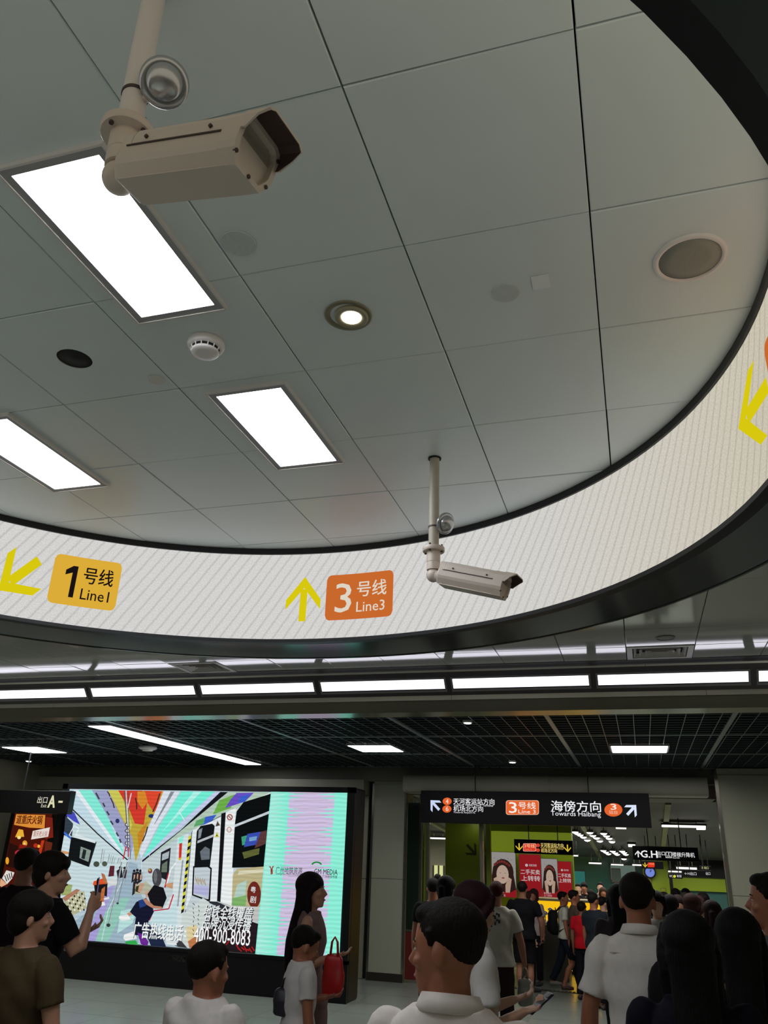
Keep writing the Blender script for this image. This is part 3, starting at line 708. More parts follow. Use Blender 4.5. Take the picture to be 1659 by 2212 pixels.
# right wall, left wall, floor
pp('c3d0d4', [(600, 600), (1620, 60), (1508, 1345), (1060, 1300), (880, 1275), (640, 900)])
pp('c9dce0', [(20, 190), (480, 600), (500, 640), (200, 950), (-60, 1100)])
pp('9db4c4', [(500, 620), (560, 640), (560, 800), (640, 1000), (560, 1262), (-60, 1226), (-40, 1160), (210, 980), (330, 830), (480, 660)])
pp('93c9b8', [(440, 900), (500, 900), (330, 1240), (150, 1235), (250, 1060)])
pp('a99fd8', [(60, 1232), (210, 1080), (330, 820), (380, 800), (230, 1238)])
pp('b8e0dc', [(430, 1000), (560, 980), (520, 1100), (400, 1180)])
line('d9e6ea', [(490, 660), (330, 1000), (280, 1235)], 5)
# ceiling
pp('c5dde8', [(36, 57), (500, 60), (520, 560), (480, 600), (20, 170)])
pp('86ecd8', [(95, 58), (235, 60), (300, 200), (390, 420), (470, 570), (420, 520), (270, 320)])
pp('e6eef4', [(60, 58), (100, 58), (440, 540), (400, 520)])
pp('9fa2c8', [(205, 60), (405, 62), (530, 470), (505, 590), (400, 400), (290, 200)])
for a, b in (((235, 80), (262, 130)), ((290, 160), (306, 190)), ((320, 225), (340, 255)), ((350, 300), (370, 330)), ((395, 390), (412, 420)), ((420, 440), (432, 470))): line('3c4450', [a, b], 13)
pp('c0a83e', [(330, 60), (780, 68), (600, 430), (572, 540), (545, 620), (520, 430), (450, 300)])
pp('cfc95a', [(330, 60), (420, 62), (520, 330), (500, 380)])
pp('d43c2e', [(410, 62), (600, 64), (640, 130), (610, 330), (540, 320), (500, 220), (450, 130)])
pp('e04a30', [(610, 64), (752, 68), (712, 200), (690, 235), (640, 160)])
pp('d98a2c', [(560, 70), (620, 70), (640, 150), (600, 210), (560, 150)])
pp('c8862c', [(560, 400), (640, 300), (600, 460), (570, 520)])
for a, b in (((325, 70), (345, 110)), ((350, 120), (380, 200)), ((735, 85), (680, 230)), ((640, 345), (600, 460)), ((545, 120), (555, 210))): line('3a2a26', [a, ((a[0]+b[0])/2+5, (a[1]+b[1])/2), b], 9)
circ('25306a', 670, 262, 24, 15); circ('2c3468', 405, 300, 16, 18)
pp('dce3ee', [(765, 68), (895, 70), (725, 330), (590, 590), (575, 540), (690, 250)])
pp('8a8e96', [(820, 72), (850, 72), (700, 320), (690, 330)])
pp('74f0d8', [(900, 70), (1165, 72), (1050, 175), (870, 330), (600, 600), (725, 350)])
pp('b2f4ea', [(1000, 72), (1060, 72), (760, 380), (640, 530)])
pp('c6cfee', [(1165, 72), (1212, 74), (600, 612), (592, 604), (880, 335)])
line('e8f0f6', [(885, 225), (930, 300)], 6); line('dfe8ee', [(885, 225), (960, 130)], 6)
pp('17181c', [(1208, 74), (1268, 75), (600, 622), (592, 612), (900, 370)])
pp('b4cbb8', [(1270, 75), (1600, 76), (1250, 240), (985, 375), (880, 430), (600, 626)])
pp('6fb04c', [(1200, 140), (1330, 90), (1290, 200), (1150, 250)]); pp('6a4fc6', [(1335, 82), (1470, 80), (1400, 150), (1245, 200), (1290, 130)])
pp('3e62cc', [(1360, 110), (1440, 90), (1400, 150), (1350, 160)]); pp('3e62cc', [(1090, 270), (1180, 250), (1130, 320), (1040, 335)]); pp('5fa868', [(1020, 300), (1090, 270), (1080, 320), (1000, 350)])
line('e2e8dc', [(1600, 80), (1000, 385)], 9); line('17181c', [(20, 175), (250, 400), (485, 605)], 9); line('303438', [(1250, 240), (985, 385)], 4)
pp('4a4ec2', [(15, 195), (70, 235), (115, 330), (60, 300), (8, 260)]); pp('35404c', [(0, 260), (60, 320), (50, 440), (-10, 400)]); pp('3f6fd0', [(-10, 380), (60, 440), (55, 460), (-12, 400)])
pp('cfe2e8', [(-10, 410), (60, 455), (40, 560), (-35, 550)]); pp('d9a070', [(-30, 530), (40, 545), (30, 560), (-35, 560)])
line('eef6fa', [(70, 335), (105, 360), (65, 440), (30, 410), (70, 335)], 6)
# left windows and bench people
pp('15181b', [(45, 425), (243, 470), (185, 660), (20, 600)]); pp('dfe9ec', [(80, 400), (240, 460), (235, 475), (70, 430)]); pp('8c9a92', [(120, 500), (200, 530), (180, 620), (110, 590)]); pp('23282c', [(140, 520), (165, 530), (150, 600), (125, 590)])
line('23282c', [(240, 462), (180, 650)], 6)
for x, y, h in ((290, 520, 110), (345, 560, 70), (375, 575, 60), (420, 590, 40)): line('6c767c', [(x, y), (x-14, y+h)], 4); line('aeb9be', [(x+15, y+8), (x+2, y+h)], 7)
circ('474f44', 243, 637, 24, 22); circ('525a4c', 307, 635, 21, 20); pp('c6dde4', [(235, 665), (300, 665), (325, 740), (230, 760)])
pp('e2562c', [(222, 770), (290, 750), (320, 790), (260, 815), (215, 800)]); pp('b5714a', [(280, 705), (305, 715), (335, 790), (315, 800), (290, 750)]); pp('1c1a1e', [(225, 800), (330, 790), (325, 890), (290, 880), (230, 850)])
pp('bd6c3c', [(285, 830), (312, 810), (300, 930), (262, 950)]); pp('eceae6', [(228, 940), (305, 930), (312, 958), (250, 972)]); pp('e6ece8', [(300, 905), (342, 890), (345, 908), (305, 915)]); pp('d8dcdc', [(325, 770), (400, 740), (410, 800), (340, 808)])
pp('5c2732', [(350, 650), (385, 650), (380, 730), (335, 735)]); pp('2a262c', [(400, 690), (440, 660), (450, 740), (410, 750)]); circ('241e1e', 432, 665, 13); circ('241e1e', 464, 668, 11); pp('3c2c34', [(455, 680), (482, 680), (475, 750), (450, 745)])
pp('b9b894', [(10, 850), (150, 850), (165, 980), (60, 1040), (-20, 1000)])
for k in range(34): circ('26262a' if k % 2 else 'e8e8dc', 20+(k*37) % 140, 860+(k*53) % 150, 7, 9, n=6)
pp('9fae6c', [(-20, 780), (60, 800), (40, 880), (-30, 880)]); pp('b07c64', [(-20, 900), (90, 830), (120, 840), (0, 930)])
for x, y, s in ((540, 690, 1), (565, 684, 1), (590, 690, 1.1), (552, 760, 1.3)): circ('2a2426', x, y, 11*s); pp('2b292e', [(x-14*s, y+12), (x+14*s, y+12), (x+10*s, y+70*s), (x-22*s, y+95*s)]); pp('c79a84', [(x-2, y+30), (x+12, y+30), (x+8, y+70), (x-6, y+70)])
line('dfe6ea', [(600, 600), (600, 720)], 5); line('c2c8cc', [(660, 560), (655, 700)], 4); circ('8a3c50', 665, 690, 17, 20); circ('aab23e', 662, 684, 9)
pp('202428', [(750, 545), (826, 508), (806, 770), (738, 735)]); pp('aeb9be', [(760, 560), (815, 535), (808, 590), (756, 610)]); pp('6a7868', [(758, 640), (800, 610), (796, 700), (752, 700)])
# carriage doors
pp('d8e2e4', [(880, 430), (965, 400), (920, 1030), (880, 1270), (700, 1100), (840, 870)])
pp('d0362c', [(893, 465), (916, 458), (908, 590), (888, 596)]); pp('e0b232', [(888, 590), (908, 584), (907, 604), (887, 608)])
pp('8ff0dc', [(890, 430), (930, 415), (918, 470), (885, 480)])
n = 22
for k in range(n):
    t0, t1 = k/n, (k+1)/n; xa, ya = 976-58*t0, 415+600*t0; xb, yb = 976-58*t1, 415+600*t1
    pp('1d1c14' if k % 2 else 'd8d432', [(xa-11, ya+8), (xa+10, ya-6), (xb+10, yb-6), (xb-11, yb+8)])
line('3a3e40', [(990, 390), (940, 1030), (900, 1240)], 5)
pp('e4eaec', [(1000, 370), (1240, 260), (1190, 925), (1130, 930), (990, 880), (940, 1000)])
pp('15181a', [(1030, 380), (1060, 340), (1150, 322), (1170, 340), (1132, 660), (1010, 660)]); pp('b9c0c4', [(1036, 455), (1160, 405), (1158, 425), (1034, 475)]); pp('69727a', [(1055, 540), (1095, 500), (1132, 520), (1130, 600), (1065, 605)]); pp('8a9298', [(1045, 370), (1075, 355), (1060, 430), (1040, 440)])
pp('111214', [(1002, 652), (1120, 648), (1148, 668), (1134, 925), (1112, 925), (992, 880)]); pp('c2ccd4', [(1012, 664), (1115, 660), (1136, 676), (1122, 910), (1108, 910), (1003, 872)])
for k in range(9): line('a8823c', [(1020+k*9, 735+(k*17) % 30), (1026+k*9, 775+(k*11) % 30)], 4)
pp('b4b6dc', [(1008, 800), (1125, 810), (1120, 890), (1004, 860)])
pp('16161a', [(1222, 243), (1256, 234), (1214, 935), (1188, 928)])
pp('ecf0f0', [(1258, 232), (1335, 200), (1304, 962), (1218, 935)]); circ('a4483c', 1288, 272, 23, 25); circ('e6e2e0', 1288, 272, 15, 17); line('5c2c28', [(1278, 262), (1298, 284)], 6); circ('b88a80', 1283, 369, 19, 22); circ('ece8e4', 1283, 369, 13, 16)
pp('54483a', [(1192, 300), (1212, 335), (1176, 345)]); pp('d4d248', [(1188, 385), (1206, 425), (1170, 428)]); pp('3a3a20', [(1188, 402), (1195, 420), (1180, 420)])
pp('0e1112', [(1328, 320), (1342, 225), (1395, 155), (1620, 85), (1572, 660), (1306, 665)]); pp('c9d2d8', [(1326, 330), (1608, 218), (1606, 240), (1326, 350)])
pp('3ea07e', [(1378, 425), (1425, 412), (1420, 480), (1385, 492)]); pp('3b50b4', [(1425, 402), (1530, 385), (1520, 480), (1398, 505)]); pp('7aa6d0', [(1440, 430), (1500, 420), (1495, 450), (1440, 460)]); pp('5c3a3a', [(1530, 385), (1590, 370), (1590, 470), (1480, 515)]); pp('5e6434', [(1385, 545), (1520, 512), (1516, 560), (1400, 595)])
pp('bdb388', [(1345, 672), (1568, 655), (1545, 975), (1302, 965), (1312, 720)]); pp('b4d0c4', [(1345, 800), (1420, 760), (1400, 970), (1304, 965)]); pp('7fb26a', [(1310, 900), (1420, 880), (1410, 972), (1303, 965)]); pp('dcd6b8', [(1360, 690), (1560, 675), (1558, 700), (1350, 720)])
circ('6e2a22', 1478, 876, 54, 104, n=24)
pp('c2c4c2', [(1190, 925), (1300, 960), (1540, 970), (1530, 1110), (1200, 960)]); pp('30303a', [(1120, 925), (1190, 930), (1290, 975), (1260, 1000), (1130, 940)])
pp('cfd8d4', [(920, 1030), (1080, 900), (1130, 935), (1060, 1300), (880, 1275)]); pp('c07a4c', [(960, 1230), (1040, 1180), (1060, 1300), (975, 1290)]); pp('e0cfa0', [(950, 1130), (1030, 1110), (1050, 1180), (960, 1240)])
for k in range(16): line('34343a', [(1000+(k % 2)*38+(k*7) % 12, 940+k*17), (1016+(k % 2)*38-(k*5) % 14, 956+k*17)], 5)
pp('241c20', [(1090, 1090), (1240, 975), (1330, 1040), (1535, 1110), (1508, 1345), (1062, 1302)]); circ('e03020', 1243, 1296, 19, 17); line('a01a1c', [(1243, 1290), (1300, 1215)], 10)
for k in range(7): line('b3201e', [(1340+k*20, 1265+(k*29) % 40), (1362+k*20, 1300+(k*17) % 30)], 9)
pp('3a3c40', [(860, 1270), (905, 1225), (960, 1290), (890, 1282)]); pp('dfe6e6', [(770, 1180), (850, 1200), (880, 1270), (800, 1260)])
# seats, rails, seated passenger
line('b8303c', [(815, 705), (785, 820)], 12); line('c02c44', [(852, 872), (815, 985), (700, 1000), (665, 1075)], 9)
pp('c6dfe4', [(700, 1005), (820, 990), (880, 900), (880, 1180), (760, 1190), (665, 1085)])
line('f0f4f4', [(800, 790), (830, 680), (872, 625)], 9); line('9aa2a6', [(925, 605), (885, 965)], 12); pp('cc9870', [(790, 790), (850, 780), (845, 830), (800, 815)])
pp('b5b7a0', [(560, 800), (640, 770), (700, 830), (660, 870), (550, 870)]); pp('3a3a20', [(560, 810), (600, 800), (590, 860), (555, 850)]); pp('c59c84', [(590, 780), (625, 790), (600, 860), (575, 850)])
circ('46454a', 724, 742, 37, 72); circ('6a6c70', 712, 735, 14, 50); pp('c7a08c', [(628, 850), (700, 840), (720, 880), (640, 900)])
pp('17171b', [(650, 870), (700, 800), (775, 820), (800, 900), (765, 985), (680, 960)]); pp('171a30', [(565, 930), (640, 900), (690, 965), (700, 1010), (660, 1080), (625, 1190), (540, 1190), (560, 1050), (512, 1010)]); pp('27407e', [(580, 920), (630, 905), (640, 960), (590, 980)])
pp('b8836a', [(615, 910), (640, 905), (700, 960), (760, 968), (770, 985), (690, 980), (640, 950)]); pp('c8907a', [(490, 1020), (520, 1010), (530, 1030), (500, 1045)]); pp('f0f2f0', [(430, 1040), (500, 1030), (520, 1070), (450, 1078), (428, 1060)]); pp('f0f2f0', [(470, 1185), (540, 1160), (570, 1215), (480, 1232), (462, 1215)])
pp('6c2c94', [(572, 1170), (610, 1180), (660, 1240), (650, 1275), (600, 1260)]); pp('35b04e', [(468, 1240), (560, 1228), (578, 1268), (500, 1262)]); pp('202a44', [(660, 1100), (760, 1190), (800, 1290), (680, 1280), (640, 1180)]); pp('7838a8', [(100, 1215), (160, 1180), (180, 1190), (120, 1232)]); pp('40a858', [(118, 1222), (180, 1200), (190, 1214), (150, 1236)])
line('50545a', [(472, 66), (508, 600)], 7); line('c9ccd4', [(484, 66), (512, 600)], 9); line('3c3e44', [(498, 66), (518, 600)], 4); line('d8dce0', [(525, 85), (498, 200)], 8)
for k in range(9): circ('3c3c42', 486+(k % 2)*16, 330+k*24, 11, 14); circ('d0d4d8', 488+(k % 2)*16, 330+k*24, 6, 9)
line('d0303c', [(485, 500), (462, 600)], 9); line('c8303c', [(508, 510), (500, 580)], 7)
line('7c8288', [(452, 620), (400, 900), (352, 1100)], 11); line('c8d0d4', [(455, 620), (402, 900), (354, 1100)], 4); circ('34363a', 348, 1112, 16, 14); line('8a9096', [(497, 620), (455, 780), (422, 940)], 8); circ('34363a', 420, 942, 10, 8); line('a0a6aa', [(508, 620), (475, 800)], 5)
txt('e8eae8', '粤', 543, 1928, 555, 1915, .01); txt('e8eae8', '剧', 541.5, 1950, 555.5, 1936, .01)
txt('26222a', '地铁全线覆盖', 442.5, 1981.5, 550.5, 1961.5, .03, .25); txt('26222a', '品牌沉浸传播', 439.5, 2006.5, 547.5, 1985.5, .03, .25); txt('4a4a58', '广告热线电话', 290, 2026.5, 400, 1999.5, .006); txt('3a2a30', '400-900-8083', 421, 2035.2, 545, 2011.2, .008)
txt('eaeeee', '地铁全线覆盖', 441, 1980, 549, 1960, .018, .25); txt('eaeeee', '品牌沉浸传播', 438, 2005, 546, 1984, .018, .25)
txt('f2f6f4', '广告热线电话', 289, 2025, 399, 1998, .016); circ('f2f6f4', 403+0, 2012, 2.2, tr=SP); circ('f2f6f4', 402, 2022, 2.2, tr=SP)
txt('ffffff', '400-900-8083', 420, 2034, 544, 2010, .006)
# mint panel at the right with shimmering rows
pp('d2c2e2', [(590, 1700), (760, 1700), (745, 2090), (555, 2090)], SP)
def pe(y): return 590-(y-1712)*(590-558)/(2062-1712), 752-(y-1713)*(17/362)
(lambda a, b: (pp('8ff0da', [(588, 1704), (628, 1704), (598, 2075), (552, 2075)], SP), pp('92f2dc', [(726, 1704), (760, 1704), (745, 2085), (703, 2085)], SP)))(0, 0)
for k in range(46):
    y0 = 1704+k*8.1; y1 = y0+8.1; xa, xb = pe(y0+4); w_ = .36+.12*sin(k*1.3); W = xb-xa
    pp('84efd4', [(xa-.5, y0), (xa+W*w_, y0+3.2), (xa-.5, y1)], SP); pp('8ff2da', [(xb+1, y0), (xb-W*(w_-.06), y0+4.5), (xb+1, y1)], SP)
    pp('a9efe0', [(xa-.5, y0), (xa+W*.22, y0+4), (xa-.5, y1+1)], SP)
    if k % 2: line('b9aab8', [(xa+W*.3, y0+2.4), (xa+W*.75, y0+.4)], 1.2, SP)
line('9b2a2a', [(586, 1871), (589.5, 1876), (589.5, 1889)], 2.2, SP); line('9b2a2a', [(594.5, 1870.5), (591.5, 1876), (592, 1888)], 2.2, SP)
txt('15181c', '广州地铁资源', 599, 1886, 657, 1874, 0); txt('15181c', 'Guangzhou Metro Resources', 599, 1890.2, 656, 1886.6, 0)
for k in range(8):
    a0, a1 = radians(20+k*17.5), radians(20+(k+1)*17.5); cx, cy = 687.5, 1870.5
    pp('14903c', [(cx+R_*cos(a)*1.0, cy-R_*sin(a)*.78) for R_, a in ((12.5, a0), (12.5, a1), (8.5, a1), (8.5, a0))], SP)
txt('15181c', 'GM MEDIA', 682, 1888, 733, 1878.5, .004); line('3a8ad8', [(691, 1899), (696, 1893)], 4.5, SP); txt('15181c', '广州地铁传媒', 700, 1896.5, 732, 1891, 0)
so = pic.obj('screen_picture', paint('screen_ink', 1.0, scan=.16), scr)
g = G()
f0 = lambda u, v: (u-BX, YS-.0215-BY, v); m_pg = paint('plate_ink', 1, emit=False)
def ftxt(g, col, s, x0, y0, x1, y1, Y, fn, bold=0):
    a = onY(x0, y0, Y); b = onY(x1, y1, Y); text_on(g, s, fn, a.x, a.z, b.x, b.z, lin(col), bold)
ftxt(g, '8a8a8a', '-00007', 137, 2054, 163, 2047, YS, f0); g.obj('serial_lettering', m_pg, scr); g = G(); ftxt(g, 'c8c8c4', '广州地铁传媒', 368, 2075, 405, 2066, YS, f0, .01)
g.obj('case_lettering', m_pg, scr)
# ================================================================== left poster box and exit sign
YL = 12.9
pb = thing('poster_box', 'tall backlit restaurant poster left of the big screen, behind dark-haired people', 'poster', (-10.0, YL, 0)); q0, q1 = onY(37, 1757, YL), onY(119, 1757, YL)
X_0, X_1, Zt = onY(36, 1760, YL).x, onY(116, 1765, YL).x, q0.z
G().box((X_0+10-.1, -.04, 0), (X_1+10+.09, .2, Zt+.12)).obj('case', m_scrb, pb, bevel=.01)
pg = G(); lay2 = [0]
def qf(u, v): lay2[0] += 0; return (u+10, -.05-lay2[0]*.0003, v)
def P4(x, y): P = onY(x/6.38, 1640+y/6.38, YL); return (P.x, P.z)
def qq(col, pts): lay2[0] += 1; poly_on(pg, [P4(*p) for p in pts], qf, lin(col))
def qc(col, cx, cy, rx, ry=None): qq(col, [(cx+rx*cos(2*pi*k/16), cy+(ry or rx)*sin(2*pi*k/16)) for k in range(16)])
ZB_ = .55
lay2[0] = 1; poly_on(pg, [(X_0, ZB_), (X_1, ZB_), (X_1, Zt), (X_0, Zt)], qf, lin('4a150c'))
qq('e59238', [(250, 760), (650, 770), (640, 955), (430, 945), (220, 905)]); qq('7a2418', [(660, 800), (750, 810), (760, 1080), (650, 1100)])
uv = P4(245, 890); uv1 = P4(620, 780); lay2[0] += 1; text_on(pg, '道重庆火锅', qf, uv[0], uv[1], uv1[0], uv1[1], lin('5a1a10'), .02)
qq('f2b63a', [(285, 965), (345, 975), (360, 1070), (235, 1075)]); qc('ffe79a', 290, 1080, 26, 22); qc('e8a030', 370, 1160, 34, 40); qc('ffd890', 365, 1165, 15)
qq('efe3dc', [(480, 990), (715, 940), (690, 1070), (455, 1108)]); uv = P4(482, 1065); uv1 = P4(684, 992); lay2[0] += 1; text_on(pg, '重庆老火锅', qf, uv[0], uv[1], uv1[0], uv1[1], lin('a85a4a'))
qq('8a1c14', [(300, 1170), (400, 1190), (330, 1400), (260, 1400)]); qq('c23a1c', [(600, 1120), (640, 1120), (560, 1440), (510, 1460)]); qc('f0c040', 560, 1200, 22); qc('f0c040', 665, 1275, 20, 16); qc('f0c040', 700, 1275, 18, 15); qc('b83020', 520, 1190, 30); qq('6a2a1a', [(650, 1130), (750, 1150), (740, 1300), (640, 1400)])
qq('2a120c', [(160, 1150), (280, 1200), (240, 1500), (110, 1480)]); qc('f0a828', 130, 1400, 24, 50); qc('3a1812', 320, 1330, 95, 105); qc('c02c44', 305, 1290, 70, 40); qc('3a1812', 320, 1340, 78, 70); qc('e8c8ac', 290, 1420, 62, 90); qq('e8e2dc', [(60, 1640), (120, 1530), (230, 1560), (200, 1640), (130, 1720)])
for k in range(4): qq('20201f', [(90+k*30, 1600-k*14), (102+k*30, 1600-k*14), (132+k*24, 1680-k*16), (120+k*24, 1684-k*16)])
qq('e8b088', [(40, 1640), (130, 1720), (50, 1760), (30, 1740)]); qq('cfc6bc', [(10, 1900), (120, 1850), (130, 2100), (0, 2120)]); qc('c86a34', 60, 1980, 40)
pg.obj('poster_print', paint('poster_ink', .9), pb)
es = thing('exit_sign', 'black hanging exit sign with cream letter A at the left edge', 'sign', (-10.4, 11.6, onY(50, 1730, 11.6).z)); ez = es.location.z; YE = 11.6
a = onY(146, 1750, YE); b = onY(146, 1708, YE); G().box((-1.6, 0, a.z-ez-.06), (a.x+10.4, .14, b.z-ez)).obj('sign_board', m_scrb, es, bevel=.01)
for x in (-1.0, .6): G().tube([(x, .07, 0), (x, .07, ZG-ez)], .010, 8).obj('hanger', m_black, es)
g = G(); fe = lambda u, v: (u+10.4, -.003, v-ez)
ftxt(g, 'd8d4c0', '出口', 80, 1735, 104, 1721, YE, fe, .01); ftxt(g, 'd8d4c0', 'Exit', 88.5, 1744, 101.5, 1737, YE, fe); ftxt(g, 'd9d6b0', 'A', 103, 1744, 122, 1719, YE, fe, .04); ftxt(g, 'd9d6b0', '-', 126, 1734, 136, 1730, YE, fe, 0)
g.obj('sign_lettering', paint('sign_ink', 1.0), es)
ZSL, ZS0 = .0846, 15.6
ZH = H+.98; ZS0, ZSL = 15.6, .0846
def zceil(Y): return ZH if Y < ZS0 else ZH-ZSL*(Y-ZS0)
def on_slope(x, y, d=0.0):
    q = ray(x, y); r = q.z/q.y; Y = (ZH-H-d+ZSL*ZS0)/(r+ZSL); return onY(x, y, Y)
# ================================================================== direction signs
m_sign = mat('sign_face_black', '07070c', .5, spec=.15)
def sign(name, label, x0, y0, x1, y1, Y, hang=True, top=None, th=.16):
    a = onY(x0, y1, Y); b = onY(x1, y0, Y); c = Vector(((a.x+b.x)/2, Y, (a.z+b.z)/2)); t = thing(name, label, 'sign', c)
    G().box((a.x-c.x, 0, a.z-c.z), (b.x-c.x, th, b.z-c.z)).obj('sign_board', m_sign, t, bevel=.006)
    if hang:
        for x in (a.x-c.x+.25*(b.x-a.x), b.x-c.x-.25*(b.x-a.x)): G().tube([(x, th/2, b.z-c.z), (x, th/2, (top or ZG)-c.z)], .010, 8).obj('hanger', m_black, t)
    g = G(); fn = lambda u, v: (u-c.x, -.003, v-c.z); return t, g, fn, Y, c
def tt(S, col, s, x0, y0, x1, y1, bold=0):
    t, g, fn, Y, c = S; a = onY(x0, y0, Y); b = onY(x1, y1, Y); f = lambda u, v: (fn(u, v)[0], fn(u, v)[1]-.003, fn(u, v)[2]); text_on(g, s, f, a.x, a.z, b.x, b.z, lin(col), bold)
def tp_(S, col, pts):
    t, g, fn, Y, c = S; poly_on(g, [(onY(x, y, Y).x, onY(x, y, Y).z) for x, y in pts], fn, lin(col))
def ta(S, col, x, y, px, ang, w=.2):
    t, g, fn, Y, c = S; a = onY(x, y, Y); s = (onY(x+px, y, Y).x-a.x); arrow_on(g, fn, a.x, a.z, s, ang, lin(col), w=w)
def te(S, col, x, y, rx, ry): tp_(S, col, [(x+rx*cos(2*pi*k/20), y+ry*sin(2*pi*k/20)) for k in range(20)])
def done(S, s=1.0): S[1].obj('sign_lettering', paint('sign_ink', 1.0), S[0])
S = sign('direction_sign', 'wide black hanging sign with orange line three badge and two diagonal white arrows', 908, 1714, 1401, 1776, 13.6)
ta(S, 'c9d6f2', 939.5, 1739, 27, radians(45)); te(S, 'e2632c', 966, 1731, 9.8, 8); te(S, 'e2632c', 965.5, 1747.5, 9.8, 8)
tt(S, 'f4e4da', '4', 963, 1736, 969, 1726); tt(S, 'f4e4da', '6', 963, 1752, 969, 1742)
tt(S, 'f2f2f6', '天河客运站方向', 979.7, 1737.5, 1068, 1725.5, .004); tt(S, 'e2e2e8', 'Towards Tianhe Coach Terminal', 979.7, 1741, 1065, 1737.5)
tt(S, 'f2f2f6', '机场北方向', 979.7, 1752.5, 1043.6, 1741.8, .004); tt(S, 'e2e2e8', 'Towards Airport N.', 979.7, 1757.5, 1027, 1753.7)
def badge(S, x0, y0, x1, y1, col, line_=None):
    a = rrect(x0, -y1, x1, -y0, (y1-y0)*.18)
    if line_: tp_(S, line_, [(p[0]+(1.2 if p[0] > (x0+x1)/2 else -1.2), -p[1]+(1.2 if -p[1] > (y0+y1)/2 else -1.2)) for p in a]); S2 = (S[0], S[1], lambda u, v: (S[2](u, v)[0], S[2](u, v)[1]-.0012, S[2](u, v)[2]), S[3], S[4])
    else: S2 = S
    tp_(S2, col, [(p[0], -p[1]) for p in a])
badge(S, 1094, 1730, 1163, 1759, 'e2642e', 'f0b498'); tt(S, 'f8f0ea', '3', 1100, 1756, 1116, 1733, .01); tt(S, 'f8f0ea', '号线', 1120, 1747, 1157, 1733, .008); tt(S, 'f8f0ea', 'Line 3', 1120, 1757, 1157, 1749.5)
tt(S, 'f4f6fa', '海傍方向', 1191, 1752.5, 1297, 1731, .008); tt(S, 'eef0f6', 'Towards Haibang', 1190.5, 1765, 1297.5, 1754)
te(S, 'e2642e', 1325, 1749.5, 19.5, 14.5); tt(S, 'f8f0ea', '3', 1319.5, 1749, 1331, 1737, .01); tt(S, 'f4c8b0', '站台', 1316, 1758.5, 1334, 1750.5)
ta(S, 'dbe6fa', 1364.5, 1749.5, 30, radians(-45)); done(S)
S = sign('direction_sign', 'smaller black sign with two yellow down arrows above the red posters', 1111, 1816, 1236, 1843, 17.0, top=zceil(17))
ta(S, 'e6c53a', 1121.5, 1829.5, 15, pi, .16); ta(S, 'e6c53a', 1226, 1832.5, 15, pi, .16); badge(S, 1131, 1823, 1157, 1838, 'd8382a', 'e0a090'); tt(S, 'f0c090', '3号线', 1133, 1831, 1155, 1824, .01); tt(S, 'e08a60', 'Line 3', 1134, 1836.5, 1148, 1833)
te(S, 'c8402c', 1162, 1826, 4.5, 4); te(S, 'c8402c', 1162, 1836.5, 4.5, 4); tt(S, 'ecd27a', '天河客运站方向', 1168, 1831, 1217, 1822, .006); tt(S, 'c8a84a', 'Towards Tianhe Coach Terminal', 1168, 1834, 1217, 1831.8); tt(S, 'ecd27a', '机场北方向', 1169, 1841.5, 1203, 1834.5, .006); done(S)
S = sign('direction_sign', 'black overhead sign reading G.H exit with a wheelchair lift symbol', 1368, 1831, 1507, 1857, 17.5, top=zceil(17.5))
ta(S, 'ececec', 1378.5, 1844.5, 14, 0, .18); tt(S, 'f2f2f2', 'G.H', 1385, 1852, 1419, 1838, .025); tt(S, 'e6e6e6', '出口', 1420, 1847.5, 1436, 1839.5, .01); tt(S, 'e6e6e6', 'Exit', 1420.5, 1852, 1428, 1848.5)
tp_(S, 'e6e6e6', [(1438, 1840), (1451, 1840.5), (1451, 1853.5), (1438, 1853)])
S2 = (S[0], S[1], lambda u, v: (S[2](u, v)[0], S[2](u, v)[1]-.002, S[2](u, v)[2]), S[3], S[4])
tp_(S2, '15151a', [(1439.2, 1841.2), (1449.8, 1841.6), (1449.8, 1852.3), (1439.2, 1851.8)])
S3 = (S[0], S[1], lambda u, v: (S[2](u, v)[0], S[2](u, v)[1]-.004, S[2](u, v)[2]), S[3], S[4])
te(S3, 'e6e6e6', 1444.5, 1843.5, 1.2, 1.2); tp_(S3, 'e6e6e6', [(1443.8, 1845), (1445.2, 1845), (1446, 1849), (1448.5, 1850.5), (1447.8, 1851.2), (1444.6, 1849.6)]); tp_(S3, 'e6e6e6', [(1441.5, 1847), (1442.3, 1847), (1442.6, 1850), (1445, 1851), (1441.8, 1851)])
tt(S, 'e6e6e6', '楼梯升降机', 1452.5, 1851, 1500, 1842, .005); tt(S, 'cfcfcf', 'Stairlift', 1453, 1854.3, 1468, 1851.8); done(S)
YK = 24.0
S = sign('direction_sign', 'little black sign with yellow arrow and red badge beside the wall clock', 1386, 1861, 1432, 1876, 20.5, top=zceil(20.5))
ta(S, 'e8c63a', 1393.5, 1868.5, 10, pi, .2); badge(S, 1399, 1863, 1414, 1873.5, 'e0351f'); tt(S, 'f0b080', '3号线', 1401, 1868, 1413, 1864.5); done(S)
S = sign('direction_sign', 'low white-lettered black sign with an H at the far right opening', 1476, 1881, 1536, 1892, 20, top=zceil(20)); tt(S, 'dcdcdc', '←H出口', 1479, 1890, 1504, 1884); tt(S, 'dcdcdc', '出口', 1525, 1890, 1534, 1884); done(S)
S = sign('direction_sign', 'grey service sign with a yellow dot above the green wall at far right', 1444, 1888, 1474, 1897, 20.2, top=zceil(20.2)); te(S, 'd8d83a', 1457, 1893, 3, 3); tt(S, 'd8d8e0', 'WC', 1446, 1895, 1453, 1890); tt(S, 'd8d8e0', '客服', 1462, 1895, 1472, 1890); done(S)
